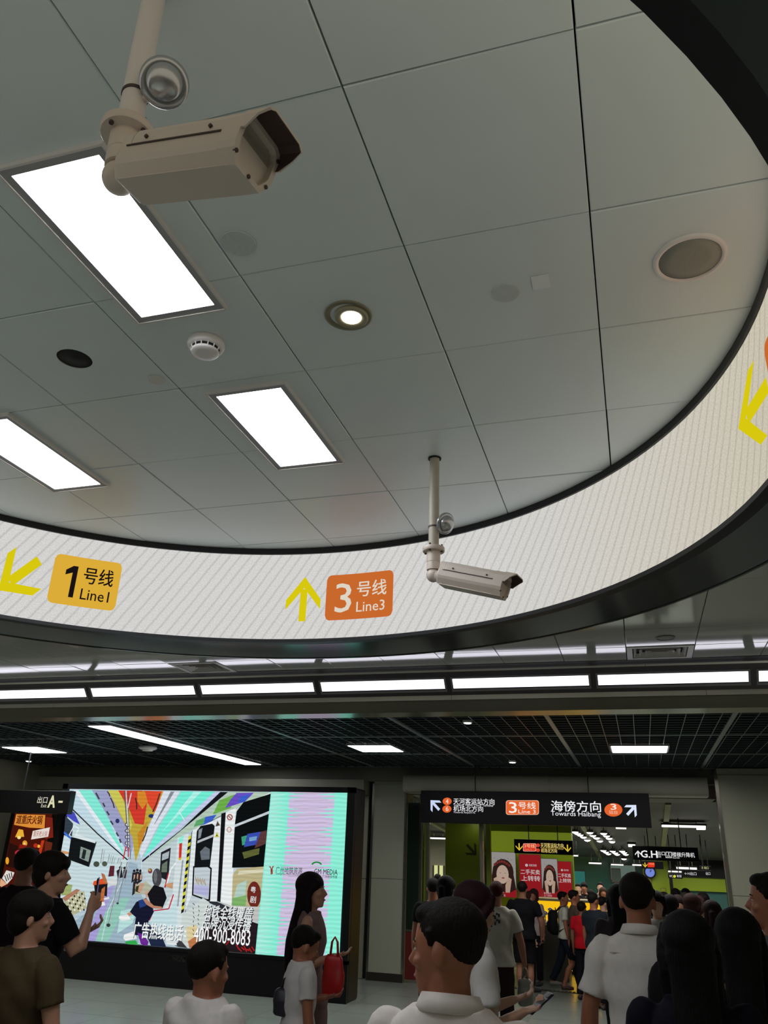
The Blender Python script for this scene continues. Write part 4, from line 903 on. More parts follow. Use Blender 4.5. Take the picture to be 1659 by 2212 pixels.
S = sign('direction_sign', 'tiny yellowish lettered sign highest at the far right opening', 1513, 1871, 1536, 1878, 21, top=zceil(21)); tt(S, 'd8d49a', '出站口', 1516, 1877, 1530, 1872); done(S)
# ================================================================== passage and far hall
m_lime = mat('lime_wall', '7d9212', .4, var=.06, scale=1.5)
m_lime2 = mat('lime_far', '8fa614', .5)
m_teal = mat('teal_glass', '2f5750', .15, 0, spec=.7, var=.2, scale=1.2)
hc = bpy.data.objects.new('ceiling.002', None); put(hc); hc['kind'] = 'structure'
yz([(15.6, ZH+.02), (27.2, zceil(27.2)+.02), (27.2, zceil(27.2)+.12), (15.6, ZH+.12)], -14, 9, 'hall_ceiling_slab', mat('hall_ceiling', '55534c', .55), hc)
slab('bulkhead_face', (-3.95, 14.6, ZH), (1.2, 15.65, 3.5), mat('dark_bulkhead', '77756a', .6), hc)
for k in range(9): x = -8+k*1.7; yz([(15.7, ZH-.03), (27, zceil(27)-.03), (27, zceil(27)+.03), (15.7, ZH+.03)], x-.05, x+.05, 'ceiling_runner', mat('olive_runner', '8a895c', .5), hc)
slab('wall_back.001', (-14, 27, 0), (9, 27.2, ZH+.1), mat('far_wall', '4a4d45', .5))
slab('wall_left.001', (-14, 14.6, 0), (-13.9, 27, 3.2), m_wallp); slab('wall_right.001', (8.9, 14.6, 0), (9, 27, 3.2), m_wallp)
# ticket barrier glass, posts
gp = thing('glass_screen', 'dark glass partition panel with a red lower half beside the left column', 'partition', (-3.78, 14.35, 0))
xa, xb = -3.88, onY(905, 1850, 14.35).x
G().box((xa+3.78, -.01, .75), (xb+3.78, .01, 2.75)).obj('glass_pane', mat('smoky_green_glass', '1e2a22', .08, spec=.9), gp)
G().box((xa+3.78, -.015, .05), (xb+3.78, .015, .74)).obj('red_panel', mat('dark_red_panel', '5e1a18', .4), gp)
for z in (.02, .74): G().box((xa+3.78, -.025, z), (xb+3.78, .025, z+.03)).obj('rail', m_steel, gp)
for k, (px, lb) in enumerate(((909, 'left one of the two steel posts beside the dark glass'), (924.5, 'right one of the two steel posts beside the dark glass'), (1040, 'slim steel post in front of the lime wall edge'))):
    Yp = 14.5 if k < 2 else 14.52; P = onY(px, 1850, Yp); t = thing('steel_post', lb, 'post', (P.x, Yp, 0))
    G().box((-.03, -.03, 0), (.03, .03, ZH)).obj('post_shaft', m_steel, t, bevel=.006); G().box((-.06, -.06, 0), (.06, .06, .006)).obj('foot_plate', m_steel, t)
a, b = onY(912, 1850, 14.6), onY(922, 1850, 14.6); slab('trim_3', (a.x+.03, 14.6, 0), (b.x+.0, 14.7, ZH), m_lime)
def wallpx(name, x0, x1, Y, z0, z1, m, th=.25):
    a, b = onY(x0, 1850, Y), onY(x1, 1850, Y); return slab(name, (a.x, Y, z0), (b.x, Y+th, z1), m)
lw = wallpx('wall_lime', 962, 1036, 16.4, 0, ZH, m_lime, .5)
a = onY(1036, 1850, 15.4); slab('trim_4', (a.x+.12, 15.4, 0), (a.x+.2, 15.5, ZH), m_lime)
g = G(); P = onY(1019, 1836, 16.4); arrow_on(g, lambda u, v: (u, 16.395, v), P.x, P.z, .26, radians(-135), lin('2c3408'), w=.18)
o = g.obj('arrow', m_pg, None); o.name = 'wall_arrow'; tag(o, 'faint dark diagonal arrow printed on the lime wall', 'arrow')
# bright window behind the gap, left
t = thing('lit_window', 'bright pale window seen between the post and lime wall', 'window', onY(947, 1900, 22)); 
a, b = onY(936, 1925, 22), onY(959, 1870, 22); c = t.location
G().box((a.x-c.x, 0, a.z-c.z), (b.x-c.x, .03, b.z-c.z)).obj('pane', glow('window_glow', 'd8dc98', .9), t)
for x in (a.x, (a.x+b.x)/2, b.x): G().box((x-c.x-.02, -.02, a.z-c.z), (x-c.x+.02, .03, b.z-c.z)).obj('frame', m_steel, t)
slab('trim_8', (onY(926, 1850, 22.1).x, 22.03, 0), (onY(970, 1850, 22.1).x, 22.2, zceil(22)), m_wallp)
# posters over the kiosk
def poster(label, px0, px1, ytop, ybot, Y, kind):
    a = onY(px0, ybot, Y); b = onY(px1, ytop, Y); c = Vector(((a.x+b.x)/2, Y, a.z)); W, Hh = b.x-a.x, b.z-a.z; c.y = Y; t = thing('advert_panel', label, 'poster', c)
    G().box((-W/2-.008, .0, -.008), (W/2+.008, .06, Hh+.008)).obj('panel_frame', m_steel, t)
    g = G(); L = [0]
    def f(u, v): return (W*(u-.5), -.003-L[0]*.0006, Hh*v)
    def q(col, pts): L[0] += 1; poly_on(g, pts, f, lin(col))
    def e(col, x, y, rx, ry): q(col, [(x+rx*cos(2*pi*k/18), y+ry*sin(2*pi*k/18)) for k in range(18)])
    if kind == 'red':
        q('b3222a', [(0, 0), (1, 0), (1, 1), (0, 1)]); L[0] += 1
        e('f0dada', .34, .74, .07, .035); text_on(g, '转转', f, .46, .71, .82, .77, lin('f0dada'), .01)
        text_on(g, '二手买卖', f, .05, .52, .95, .64, lin('f6e4e4'), .022); text_on(g, '上转转', f, .08, .36, .95, .49, lin('f6e4e4'), .022)
    else:
        q('b9b4b0', [(0, .0), (1, .0), (1, 1), (0, 1)]); q('b3222a', [(0, 0), (1, 0), (1, .2), (0, .22)])
        e('3a2620', .52, .55, .40, .30); q('3a2620', [(.12, .55), (.9, .55), (1, .18), (.78, .10), (.2, .12), (.02, .2)])
        e('e2c4b0', .50, .50, .23, .21); e('b05a54', .52, .42, .06, .018); e('3a2a28', .42, .53, .035, .004); e('3a2a28', .60, .53, .035, .004)
        for s in (-1, 1): q('dcb8a2', [(.5+s*.22, .44), (.5+s*.34, .40), (.5+s*.26, .1), (.5+s*.10, .1), (.5+s*.10, .26)])
        for k in range(7): e('8a3a34', .22+k*.09, .72+.07*sin(k*.55), .05, .03)
        for k in range(6): e('6a6864', .2+k*.13, .86-(k % 2)*.03, .035, .004)
        text_on(g, '最大降价', f, .1, .07, .55, .12, lin('f0dada')); text_on(g, '上门回收', f, .08, .01, .6, .06, lin('f0dada'))
    g.obj('poster_print', paint('advert_ink', .55), t)
YK1 = 17.6
poster('large white poster of a smiling long-haired woman cupping her face', 1058, 1113, 1842, 1936, YK1, 'face')
poster('wider red poster with white characters between two portraits', 1124, 1167, 1847, 1935, YK1, 'red')
poster('narrow white poster of the same smiling woman, right of the wide red one', 1172, 1203, 1856, 1937, YK1-.075, 'face')
poster('narrowest red poster at the right end of the kiosk', 1206, 1233, 1862, 1932, YK1, 'red')
kw = slab('trim_5', (onY(1052, 1850, 17.7).x, 17.68, 0), (onY(1237, 1850, 17.7).x, 17.95, ZH), m_lime)
# yellow kiosk counter
a, b = onY(1125, 1938, 16.9), onY(1320, 1946, 16.9); K = thing('kiosk_counter', 'long bright yellow lit kiosk counter behind the crowd', 'counter', ((a.x+b.x)/2, 17.1, 0)); kx = (b.x-a.x)/2
G().box((-kx, -.2, .06), (kx, .3, a.z-.04)).obj('lit_front', glow('yellow_glow', 'f4bc14', 1.0), K); G().box((-kx-.02, -.24, a.z-.04), (kx+.02, .34, a.z)).obj('counter_top', mat('cream_top', 'cfc6a0', .4), K)
G().box((-kx, -.17, 0), (kx, .3, .06)).obj('kick_board', m_dark, K)
# low display table with silver wares
a, b = onY(1150, 1990, 15.9), onY(1198, 1990, 15.9); D = thing('display_table', 'low grey display table in front of the yellow counter', 'table', ((a.x+b.x)/2, 16.1, 0)); dz = a.z; w_ = (b.x-a.x)/2+.25
G().box((-w_, -.28, dz-.05), (w_, .28, dz)).obj('table_top', mat('table_stone', 'b0ae9c', .3), D, bevel=.01); G().box((-w_+.04, -.24, 0), (w_-.04, .24, dz-.05)).obj('table_base', mat('dark_table', '55524a', .6), D)
for k in range(9):
    x, y = a.x-.1+(b.x-a.x+.25)*k/8, 16.0+.12*(k % 2); g = G(); h = .05+.05*((k*7) % 3); g.lathe([(.03, 0), (.012, .004), (.008, h), (.045, h+.03), (.04, h+.06), (.01, h+.07)], 12)
    g.tube([(-.05, 0, h*.8), (.06, .01, h+.03)], .007, 6); o = g.obj('silver_ware', mat('shiny_silver', 'e0ded8', .12, 1), None, smooth=True); o.location = (x, y, dz); tag(o, 'small shiny silver ornament standing on the low display table', 'ornament', 'silver ornaments on the low display table')
# back of the hall: teal room, lime walls, notices, clock
ZE = zceil(26)+.04; wallpx('wall_teal', 1236, 1388, 26.2, 0, ZE, m_teal); wallpx('wall_lime.001', 1386, 1441, 26.0, 0, ZE, m_lime2); wallpx('trim_6', 1441, 1448, 25.5, 0, ZE, m_scrb)
wallpx('wall_lime.002', 1448, 1560, 26.0, 1.24, 1.58, m_lime2); wallpx('trim_7', 1448, 1560, 25.95, 1.58, ZE, m_scrb); wallpx('wall_teal.001', 1448, 1560, 26.1, 0, 1.24, mat('teal_panel', '3c6a64', .4))
def flat(name, label, cat, x0, y0, x1, y1, Y, col, em=0, th=.03, frame='3a3a36', grp=None):
    a = onY(x0, y1, Y); b = onY(x1, y0, Y); t = thing(name, label, cat, ((a.x+b.x)/2, Y, a.z), group=grp); W, Hh = (b.x-a.x)/2, b.z-a.z
    G().box((-W, 0, 0), (W, th, Hh)).obj('frame', mat('fr'+frame, frame, .5), t); G().box((-W*.9, -.006, Hh*.06), (W*.9, .002, Hh*.94)).obj('face', glow('face'+col, col, em) if em else mat('face'+col, col, .4), t); return t
flat('office_window', 'wide pale service window in the teal glass room', 'window', 1318, 1868, 1374, 1902, 26.17, '7f9488', .45); flat('office_door', 'reddish framed door in the teal glass room', 'door', 1322, 1876, 1340, 1906, 26.12, '4a5a54', 0, frame='6a3a34'); flat('office_window', 'narrow teal lit window left of the service office', 'window', 1240, 1880, 1264, 1925, 26.17, '3c8a80', .5)
flat('notice_board', 'tan notice fixed on the lime wall left of the clock', 'notice', 1391, 1874, 1399, 1889, 25.97, 'a09a3a'); flat('notice_board', 'orange notice below the blue clock', 'notice', 1391, 1896, 1407, 1908, 25.97, 'a88a2a'); flat('notice_board', 'pale small notice low on the lime wall', 'notice', 1390, 1916, 1406, 1930, 25.97, 'b0b488'); flat('notice_board', 'pale tall notice on the teal wall at far right', 'notice', 1505, 1909, 1523, 1925, 26.07, '9ab0a4'); flat('notice_board', 'thin yellow notice beside the dark hall post', 'notice', 1428, 1919, 1438, 1930, 25.97, '98a028')
P = onY(1404, 1884, 25.9); t = thing('wall_clock', 'round glowing blue wall clock on the lime wall', 'clock', P)
G().lathe([(.165, .0), (.165, .05), (.15, .055)], 32, axis=(0, -1, 0)).obj('clock_case', m_scrb, t); G().lathe([(.15, .052), (.1, .058), (.02, .058)], 32, axis=(0, -1, 0)).obj('clock_face', glow('clock_blue', '7d93e8', .8), t)
G().tube([(0, -.064, 0), (.06, -.064, .07)], .007, 6).obj('hand', m_scrb, t); G().tube([(0, -.064, 0), (.03, -.064, .11)], .005, 6).obj('hand', m_scrb, t)
# hall lamps
def hall_lamp(x0, y0, x1, y1, Y, label, grp='strip lamps of the far hall'):
    Ys = on_slope((x0+x1)/2, (y0+y1)/2, .05).y; Y = min(Y, Ys) if Ys < 24 else Y
    a = onY(x0, (y0+y1)/2, Y); b = onY(x1, (y0+y1)/2, Y); hgt = max(.03, (y1-y0)/FPX*Y); t = thing('ceiling_light', label, 'ceiling light', ((a.x+b.x)/2, Y, a.z), group=grp)
    W = (b.x-a.x)/2; G().box((-W-.02, -.05, hgt*.5), (W+.02, .3, hgt*.5+.03)).obj('housing', m_scrb, t); G().box((-W, -.03, -hgt*.5), (W, .28, hgt*.5)).obj('diffuser', glow('hall_light', 'fffaf0', 1.6), t)
    if zceil(Y) > a.z+hgt*.5+.05:
        for s in (-.6, .6): G().tube([(s*W, .12, hgt*.5+.03), (s*W, .12, zceil(Y)-a.z+.02)], .008, 6).obj('hanger', m_steel, t)
hall_lamp(1007, 1773, 1034, 1777.5, 16.0, 'bright lamp just under the left half of the large direction sign'); hall_lamp(1330, 1783, 1352, 1789, 19, 'bright lamp right of the pendant clusters'); hall_lamp(1430, 1782, 1524, 1785, 18, 'longest thin strip lamp near the right column'); hall_lamp(1506, 1786.5, 1524, 1791, 18.6, 'short lamp just below the long strip lamp'); hall_lamp(1357, 1824, 1372, 1828.5, 24, 'lamp just above the G.H sign'); hall_lamp(889, 1762, 906, 1764, 15.9, 'thin lamp seen left of the large sign')
for x0, y0, x1, y1, Y, lb in ((928, 1809, 961, 1811.5, 21, 'topmost strip lamp in the gap by the posts'), (928, 1824, 961, 1826.5, 24, 'second strip lamp in the gap by the posts'), (928, 1832.5, 938, 1834, 26, 'short strip lamp lowest left in the gap'), (945, 1836.5, 961, 1838.5, 28, 'lowest strip lamp in the gap by the posts'), (1272, 1863, 1298, 1865.5, 24, 'strip lamp over the teal glass room, left'), (1320, 1866.5, 1346, 1868.5, 24.5, 'strip lamp over the teal glass room, middle'), (1366, 1867, 1386, 1869.5, 24, 'strip lamp over the teal glass room, right'), (1462, 1873, 1505, 1876.5, 24, 'broad lamp over the far right signs'), (1444, 1881, 1472, 1883.5, 23, 'thin lamp directly over the grey service sign'), (1238, 1847.5, 1247, 1849, 22, 'tiny lamp right of the yellow-arrow sign')): hall_lamp(x0, y0, x1, y1, Y, lb)
pk = thing('pendant_lamp', 'small round white pendant lamp hanging in a row under the dark hall ceiling', 'pendant lamp', (0, 0, 0), group='rows of round pendant lamps in the far hall')
G().lathe([(.02, .06), (.06, .05), (.085, .0), (.08, -.005)], 14).obj('lamp_shade', mat('lamp_can', '50504c', .4), pk); G().lathe([(.078, -.004), (.05, -.03), (.01, -.04)], 14).obj('bulb', glow('pendant_bulb', 'fff6f2', 5), pk)
dots = [(685,288),(720,300),(750,310),(795,328),(785,293),(815,305),(845,318),(880,332),(912,346),(940,356),(878,295),(905,306),(932,318),(968,335),(1000,350),(1018,360),(850,350),(862,372),(1155,308),(1172,318),(1190,328),(1213,343),(1240,364),(1258,312),(1278,332),(1303,349),(1326,370),(1353,318),(1372,335),(1390,352),(1410,375),(1350,436),(1368,447),(1385,458),(1415,440),(1432,452),(1445,462),(1480,440),(1493,450),(1505,462),(1492,493)]
rowof = []
for nm, n in (('in the leftmost row of all', 4), ('in the long second row from the left', 6), ('in the third row from the left, above the yellow-arrow sign', 8), ('in the first row right of the yellow-arrow sign', 5), ('in the middle row right of the yellow-arrow sign', 4), ('in the last row just left of the lone bright lamp', 4), ('in the first low short row before the G.H sign', 3), ('in the middle low short row before the G.H sign', 3), ('in the last low short row before the G.H sign', 4)): rowof += [nm]*n
for k, (x, y) in enumerate(dots):
    px, py = 880+x/3.19, 1700+y/3.19; o = pk if k == 0 else copy_tree(pk); P = on_slope(px, py, .09); o.location = P; o['label'] = 'small round white ceiling lamp '+rowof[k]; o['group'] = 'round lamps '+rowof[k]
    G().tube([(0, 0, .05), (0, 0, zceil(P.y)+.03-P.z)], .01, 6).obj('stem', m_dark, o)
# ================================================================== people
HELP = bpy.data.objects.new('tmp', None)
def remesh(g, vox, smooth=2, fold=0.0, seed=0, fs=(5, 5, 11), strand=0.0):
    me = g.mesh('tmpm'); o = bpy.data.objects.new('tmpo', me); COL.objects.link(o)
    r = o.modifiers.new('r', 'REMESH'); r.mode = 'VOXEL'; r.voxel_size = vox; r.use_smooth_shade = True
    s = o.modifiers.new('s', 'SMOOTH'); s.iterations = smooth; s.factor = .5
    dg = bpy.context.evaluated_depsgraph_get(); out = bpy.data.meshes.new_from_object(o.evaluated_get(dg))
    bpy.data.objects.remove(o); bpy.data.meshes.remove(me)
    if fold or strand:
        import numpy as np
        n = len(out.vertices); co_ = np.empty(n*3, 'f'); out.vertices.foreach_get('co', co_); no = np.empty(n*3, 'f'); out.vertices.foreach_get('normal', no)
        co_ = co_.reshape(-1, 3); no = no.reshape(-1, 3); d = np.zeros(n, 'f')
        x, y, z = co_[:, 0], co_[:, 1], co_[:, 2]; sd = seed*1.7
        if fold:
            d += fold*(np.sin(x*31+z*17+sd+2*np.sin(z*9+y*6+sd))*.5+np.sin(y*27-z*23+sd*2+1.5*np.sin(x*13+z*5))*.5+.6*np.sin(z*41+x*12+3*np.sin(x*8+y*9+sd)))
        if strand:
            a = np.arctan2(x-x.mean(), y-y.mean()); d += strand*(np.sin(a*47+z*6+sd)+.6*np.sin(a*83-z*9)+.4*np.sin(a*131+z*14))*.5
        co_ = co_+no*d[:, None]; out.vertices.foreach_set('co', co_.astype('f').ravel()); out.update()
    out.polygons.foreach_set('use_smooth', [True]*len(out.polygons))
    return out
def sec(c, rx, ry, R=None, n=20, p=2.3):
    c = Vector(c); out = []
    for k in range(n):
        t = 2*pi*k/n; u = abs(cos(t))**(2/p)*(1 if cos(t) >= 0 else -1)*rx; v = abs(sin(t))**(2/p)*(1 if sin(t) >= 0 else -1)*ry
        q = Vector((u, v, 0)); 
        if R is not None: q = R @ q
        out.append(c+q)
    return out
SKIN = {'light': 'c99c84', 'tan': 'a0644a', 'mid': 'b9876e', 'brown': '8a5c46'}
def skinmat(k): return mat('skin_'+k, SKIN[k], .5, var=.08, scale=14)
def cloth(col, r=.85): return mat('cloth_'+col, col, r, var=.08, scale=30, bump=.15, spec=.12)
def hairmat(col='17120f'): return mat('hair_'+col, col, .62, var=.25, scale=60, bump=.6, stretch=(3, 3, .25), spec=.12)
def person(label, px, topy, D, h=None, head=(0, 0), face=0, sex='m', skin='mid', top=('tee', 'ffffff'), low=('trousers', '20222a'), hair='short', haircol='17120f', vox=.009, larm=None, rarm=None, stride=0.0, lean=0, group=None, wide=1.0, hs=1.0, shoe='2a2624', feet_floor=True, x_at=None, lhand=None, rhand=None, curl=.6):
    """px, topy: where the head's crown is in the photo; D: distance along the hall (Y). face = heading in degrees, 0 looks away from the viewer, 90 to the photo's right"""
    P = onY(px, topy, D); H_ = h or P.z; s = H_/1.70
    t = thing('person', label, 'person', (P.x, D, 0), -radians(face), group); f = s
    fe = sex == 'f'
    lean_ = radians(lean); hipz = .885*f
    def T(p):     # upper body lean about the hips
        p = Vector(p); q = p-Vector((0, 0, hipz)); return Vector((q.x, q.y*cos(lean_)+q.z*sin(lean_), q.z*cos(lean_)-q.y*sin(lean_)+hipz))
    RL = Matrix.Rotation(-lean_, 3, 'X')
    W = wide
    if fe: tor = [(.80, .13, .10), (.87, .165, .115), (.93, .165, .11), (1.0, .145, .098), (1.07, .125, .088), (1.15, .133, .095), (1.24, .148, .112), (1.32, .152, .098), (1.38, .138, .078), (1.425, .085, .062)]
    else: tor = [(.80, .13, .10), (.87, .160, .112), (.93, .160, .112), (1.0, .150, .108), (1.07, .148, .106), (1.15, .158, .112), (1.24, .172, .118), (1.33, .178, .105), (1.39, .160, .082), (1.44, .090, .066)]
    def torso(g, off, z0=None, z1=None, flare=0, fz=None):
        rings = []
        zs = [a for a in tor if (z0 is None or a[0] > z0+.01) and (z1 is None or a[0] < z1-.01)]
        def at(z):
            for a, b in zip(tor, tor[1:]):
                if a[0] <= z <= b[0]: k = (z-a[0])/(b[0]-a[0]); return (z, a[1]+(b[1]-a[1])*k, a[2]+(b[2]-a[2])*k)
            return (z, tor[0][1], tor[0][2]) if z < tor[0][0] else (z, tor[-1][1], tor[-1][2])
        if z0 is not None: zs = [at(z0)]+zs
        if z1 is not None: zs = zs+[at(z1)]
        for z, rx, ry in zs:
            e = off+(flare*max(0, (1.05-z)) if flare else 0)
            c = Vector((0, 0, z*f)); 
            rings.append(sec(T(c) if z*f > hipz else c, (rx*W+e)*f, (ry*W+e)*f, RL if z*f > hipz else None))
        g.loft(rings)
    shx = (.158 if fe else .178)*W*f; shz = 1.375*f
    SH = {-1: T((-shx, 0, shz)), 1: T((shx, 0, shz))}
    ua, fa = .285*f, .245*f
    def dirv(a): v = Vector(a); return v.normalized()
    arms = {}
    for sd, spec in ((-1, larm), (1, rarm)):
        spec = spec or (((sd*.16, .02, -1)), (sd*.05, .18, -1))
        d1, d2 = dirv(spec[0]), dirv(spec[1]); e = SH[sd]+d1*ua; w_ = e+d2*fa; arms[sd] = (SH[sd], e, w_, d2, spec[2] if len(spec) > 2 else None)
    legs = {}
    for sd in (-1, 1):
        hj = Vector((sd*.085*f*W, 0, .86*f)); st = stride*sd
        k = Vector((sd*.09*f, st*.22*f+.02*f, .475*f+abs(stride)*.01)); a = Vector((sd*.085*f, st*.42*f-(.05*f if st < 0 else 0), .075*f+(.04*f if st < -.2 else 0))); legs[sd] = (hj, k, a)
    # ---- body
    g = G(); torso(g, 0)
    nb = T((0, -.005*f, 1.40*f)); hc_ = T((0, .012*f, (1.70-.235*hs)*f))     # chin level
    hyaw, hpit = radians(head[0]), radians(head[1]); RH = Matrix.Rotation(-hyaw, 3, 'Z') @ Matrix.Rotation(hpit, 3, 'X')
    piv = hc_+Vector((0, -.02*f, .05*f)); k_ = f*hs
    def HP(x, y, z): return piv+RH @ (Vector((x, y-.0, z-.05))*k_)
    g.tube([nb, piv+Vector((0, -.01*f, 0)), HP(0, -.01, .09)], [.064*f*(.85 if fe else 1), .056*f*(.85 if fe else 1), .055*f], 16)
    hd = [(0, .062, .024, .022), (.012, .052, .038, .040), (.03, .040, .048, .058), (.055, .024, .056, .076), (.085, .010, .065, .088), (.115, .002, .071, .094), (.15, -.004, .075, .097), (.18, -.007, .072, .092), (.205, -.009, .060, .077), (.224, -.011, .040, .052), (.235, -.012, .012, .018)]
    g.loft([[HP(rx*cos(2*pi*k/20), y+ry*sin(2*pi*k/20), z) for k in range(20)] for z, y, rx, ry in hd])
    g.tube([HP(0, .090, .134), HP(0, .101, .112), HP(0, .115, .088), HP(0, .104, .078)], [.006*k_, .009*k_, .013*k_, .009*k_], 10)
    for sx_ in (-1, 1): g.ell(HP(sx_*.028, .083, .132), (.022*k_, .010*k_, .007*k_), rot=RH); g.ell(HP(sx_*.079, -.008, .103), (.008*k_, .019*k_, .031*k_), rot=RH@Matrix.Rotation(-.25, 3, 'X')@Matrix.Rotation(-.3*sx_, 3, 'Z')); g.ell(HP(sx_*.040, .068, .088), (.022*k_, .022*k_, .018*k_), rot=RH)
    g.ell(HP(0, .094, .056), (.024*k_, .010*k_, .0055*k_), rot=RH); g.ell(HP(0, .093, .045), (.020*k_, .010*k_, .006*k_), rot=RH); g.ell(HP(0, .082, .012), (.018*k_, .014*k_, .012*k_), rot=RH)
    thin = .82 if fe else 1.0
    for sd in (-1, 1):
        S_, E_, W_, d2, hdir = arms[sd]; u = (E_-S_).normalized()
        g.tube([S_-u*.045*f, S_-u*.02*f, S_+u*.03*f, S_+u*.12*f, E_-u*.02*f, E_+d2*.05*f, E_+d2*.13*f, W_], [r*f*thin for r in (.024, .046, .055, .049, .040, .042, .036, .025)], 14)
        # hand: palm, four fingers, thumb
        hv = dirv(hdir) if hdir else d2; ref = Vector((0, 0, 1)) if abs(hv.z) < .8 else Vector((0, 1, 0)); ax = hv.cross(ref).normalized(); pn = ax.cross(hv).normalized()
        if abs(hv.z) >= .8: ax, pn = Vector((0, 1, 0)), Vector((-sd, 0, 0)); ax = (ax-hv*ax.dot(hv)).normalized(); pn = (pn-hv*pn.dot(hv)).normalized()
        hs_ = f*(.9 if fe else 1)
        g.loft([sec(W_+hv*a*hs_, 1, 1, None, 4) and [W_+hv*a*hs_+ax*(w2*cos(2*pi*k/14))*hs_+pn*(th*sin(2*pi*k/14))*hs_ for k in range(14)] for a, w2, th in ((-.01, .024, .019), (.02, .034, .016), (.055, .040, .014), (.088, .039, .012))])
        for q, (o_, L, r) in enumerate(((.030, .070, .0086), (.010, .078, .0090), (-.010, .073, .0088), (-.029, .058, .0080))):
            b0 = W_+hv*.082*hs_+ax*o_*hs_; c1 = curl*.5; j1 = b0+(hv*cos(c1)+pn*sin(c1))*L*.5*hs_; c2 = curl*1.5; j2 = j1+(hv*cos(c2)+pn*sin(c2))*L*.55*hs_
            g.tube([b0-hv*.02*hs_, b0, j1, j2], [r*hs_, r*1.05*hs_, r*hs_, r*.8*hs_], 8)
        tb = W_+hv*.025*hs_+ax*.028*hs_; g.tube([tb, tb+(ax*.8+hv*.7+pn*.25).normalized()*.035*hs_, tb+(ax*.5+hv*.95+pn*.5).normalized()*.066*hs_], [.013*hs_, .011*hs_, .008*hs_], 8)
    for sd in (-1, 1):
        hj, k, a = legs[sd]; m_ = (hj+k)/2; lt = .92 if fe else 1
        g.tube([hj+Vector((0, 0, .04*f)), hj+(k-hj)*.2, m_, k+Vector((0, 0, .03*f)), k-Vector((0, 0, .03*f)), k+(a-k)*.35-Vector((0, .012*f, 0)), k+(a-k)*.7, a], [r*f*lt for r in (.088, .086, .072, .054, .049, .054, .041, .034)], 16)
        g.tube([a+Vector((0, -.035*f, -.035*f)), a+Vector((0, .03*f, -.03*f)), a+Vector((0, .11*f, -.048*f)), a+Vector((0, .16*f, -.053*f))], [.034*f, .038*f, .030*f, .020*f], 12)
    me = remesh(g, vox, 2); me.name = 'body'; o = bpy.data.objects.new('body', me); me.materials.append(skinmat(skin)); put(o, t)
    # ---- lower clothes
    kind, lc = low
    if kind in ('trousers', 'shorts'):
        g = G(); torso(g, .009, .78, 1.04)
        for sd in (-1, 1):
            hj, k, a = legs[sd]; lt = .94 if fe else 1; e = .016*f
            end = a+Vector((0, 0, .02*f)) if kind == 'trousers' else k+(hj-k)*.12
            pts = [hj+Vector((0, 0, .06*f)), hj+(k-hj)*.2, (hj+k)/2]; rr = [.084, .086, .078]
            if kind == 'trousers': pts += [k, k+(a-k)*.4, end]; rr += [.068, .064, .056]
            else: pts += [end]; rr += [.082]
            g.tube(pts, [r*f*lt+e*.6 for r in rr], 18)
        me = remesh(g, max(vox, .01), 1, .003, 3); nm = kind
    elif kind == 'skirt':
        g = G(); rings = []
        for z, rx, ry in ((1.05, .140, .10), (.98, .162, .12), (.90, .185, .135), (.75, .205, .15), (.58, .225, .165)): rings.append(sec((0, 0, z*f), rx*f*W, ry*f*W, n=28))
        g.loft(rings); me = remesh(g, max(vox, .01), 1, .006, 4); nm = 'skirt'
    else: me = None
    if me:
        me.name = nm; o = bpy.data.objects.new(nm, me); me.materials.append(cloth(lc)); put(o, t)
    # ---- shoes
    for sd in (-1, 1):
        a = legs[sd][2]; g = G(); g.tube([a+Vector((0, -.045*f, -.038*f)), a+Vector((0, .03*f, -.034*f)), a+Vector((0, .11*f, -.045*f)), a+Vector((0, .175*f, -.050*f))], [.037*f, .043*f, .038*f, .024*f], 14)
        for i in range(len(g.v)): v = g.v[i]; g.v[i] = (v[0], v[1], max(v[2], .001 if stride == 0 else a.z-.075*f))
        o = g.obj('shoe', mat('shoe_'+shoe, shoe, .6), t, smooth=True)
    # ---- top
    kind, tc = top
    g = G(); z1 = {'tank': 1.34, 'strap': 1.20}.get(kind, 1.445); z0 = {'dress': .84, 'shirt': .84}.get(kind, .86)
    torso(g, .014, z0, z1, flare=.15)
    if kind in ('tee', 'shirt', 'polo', 'long'):
        for sd in (-1, 1):
            S_, E_, W_, d2, _ = arms[sd]; u = (E_-S_).normalized(); L = {'tee': .185, 'shirt': .215, 'polo': .19, 'long': .285}[kind]*f
            pts = [S_-u*.050*f, S_-u*.028*f, S_+u*.01*f, S_+u*.05*f, S_+u*.12*f, S_+u*L]; rr = [.026, .050, .064, .067, .065, .068]
            if kind == 'long': pts += [E_+d2*.05*f, W_-d2*.01*f]; rr = [.026, .050, .062, .062, .060, .055, .05, .036]
            g.tube(pts, [r*f*(.92 if fe else 1) for r in rr], 18)
    if kind in ('tank', 'strap'):
        for sd in (-1, 1): g.tube([T((sd*.085*f, .085*f, 1.28*f)), T((sd*.088*f, .05*f, 1.40*f)), T((sd*.085*f, -.02*f, 1.437*f)), T((sd*.082*f, -.085*f, 1.36*f)), T((sd*.085*f, -.10*f, 1.27*f))], .014*f, 8)
    if kind == 'dress':
        rings = []
        for z, rx, ry in ((.98, .165, .122), (.88, .195, .145), (.72, .215, .16), (.52, .235, .175), (.44, .24, .18)): rings.append(sec((0, 0, z*f), rx*f*W, ry*f*W, n=28))
        g.loft(rings)
    me = remesh(g, max(vox, .008), 1, .0045, len(label)); nm = {'tee': 'tee_shirt', 'shirt': 'shirt', 'polo': 'shirt', 'long': 'long_sleeved_top', 'tank': 'tank_top', 'strap': 'strap_top', 'dress': 'dress'}[kind]
    me.name = nm; tp = bpy.data.objects.new(nm, me); me.materials.append(cloth(tc)); put(tp, t)
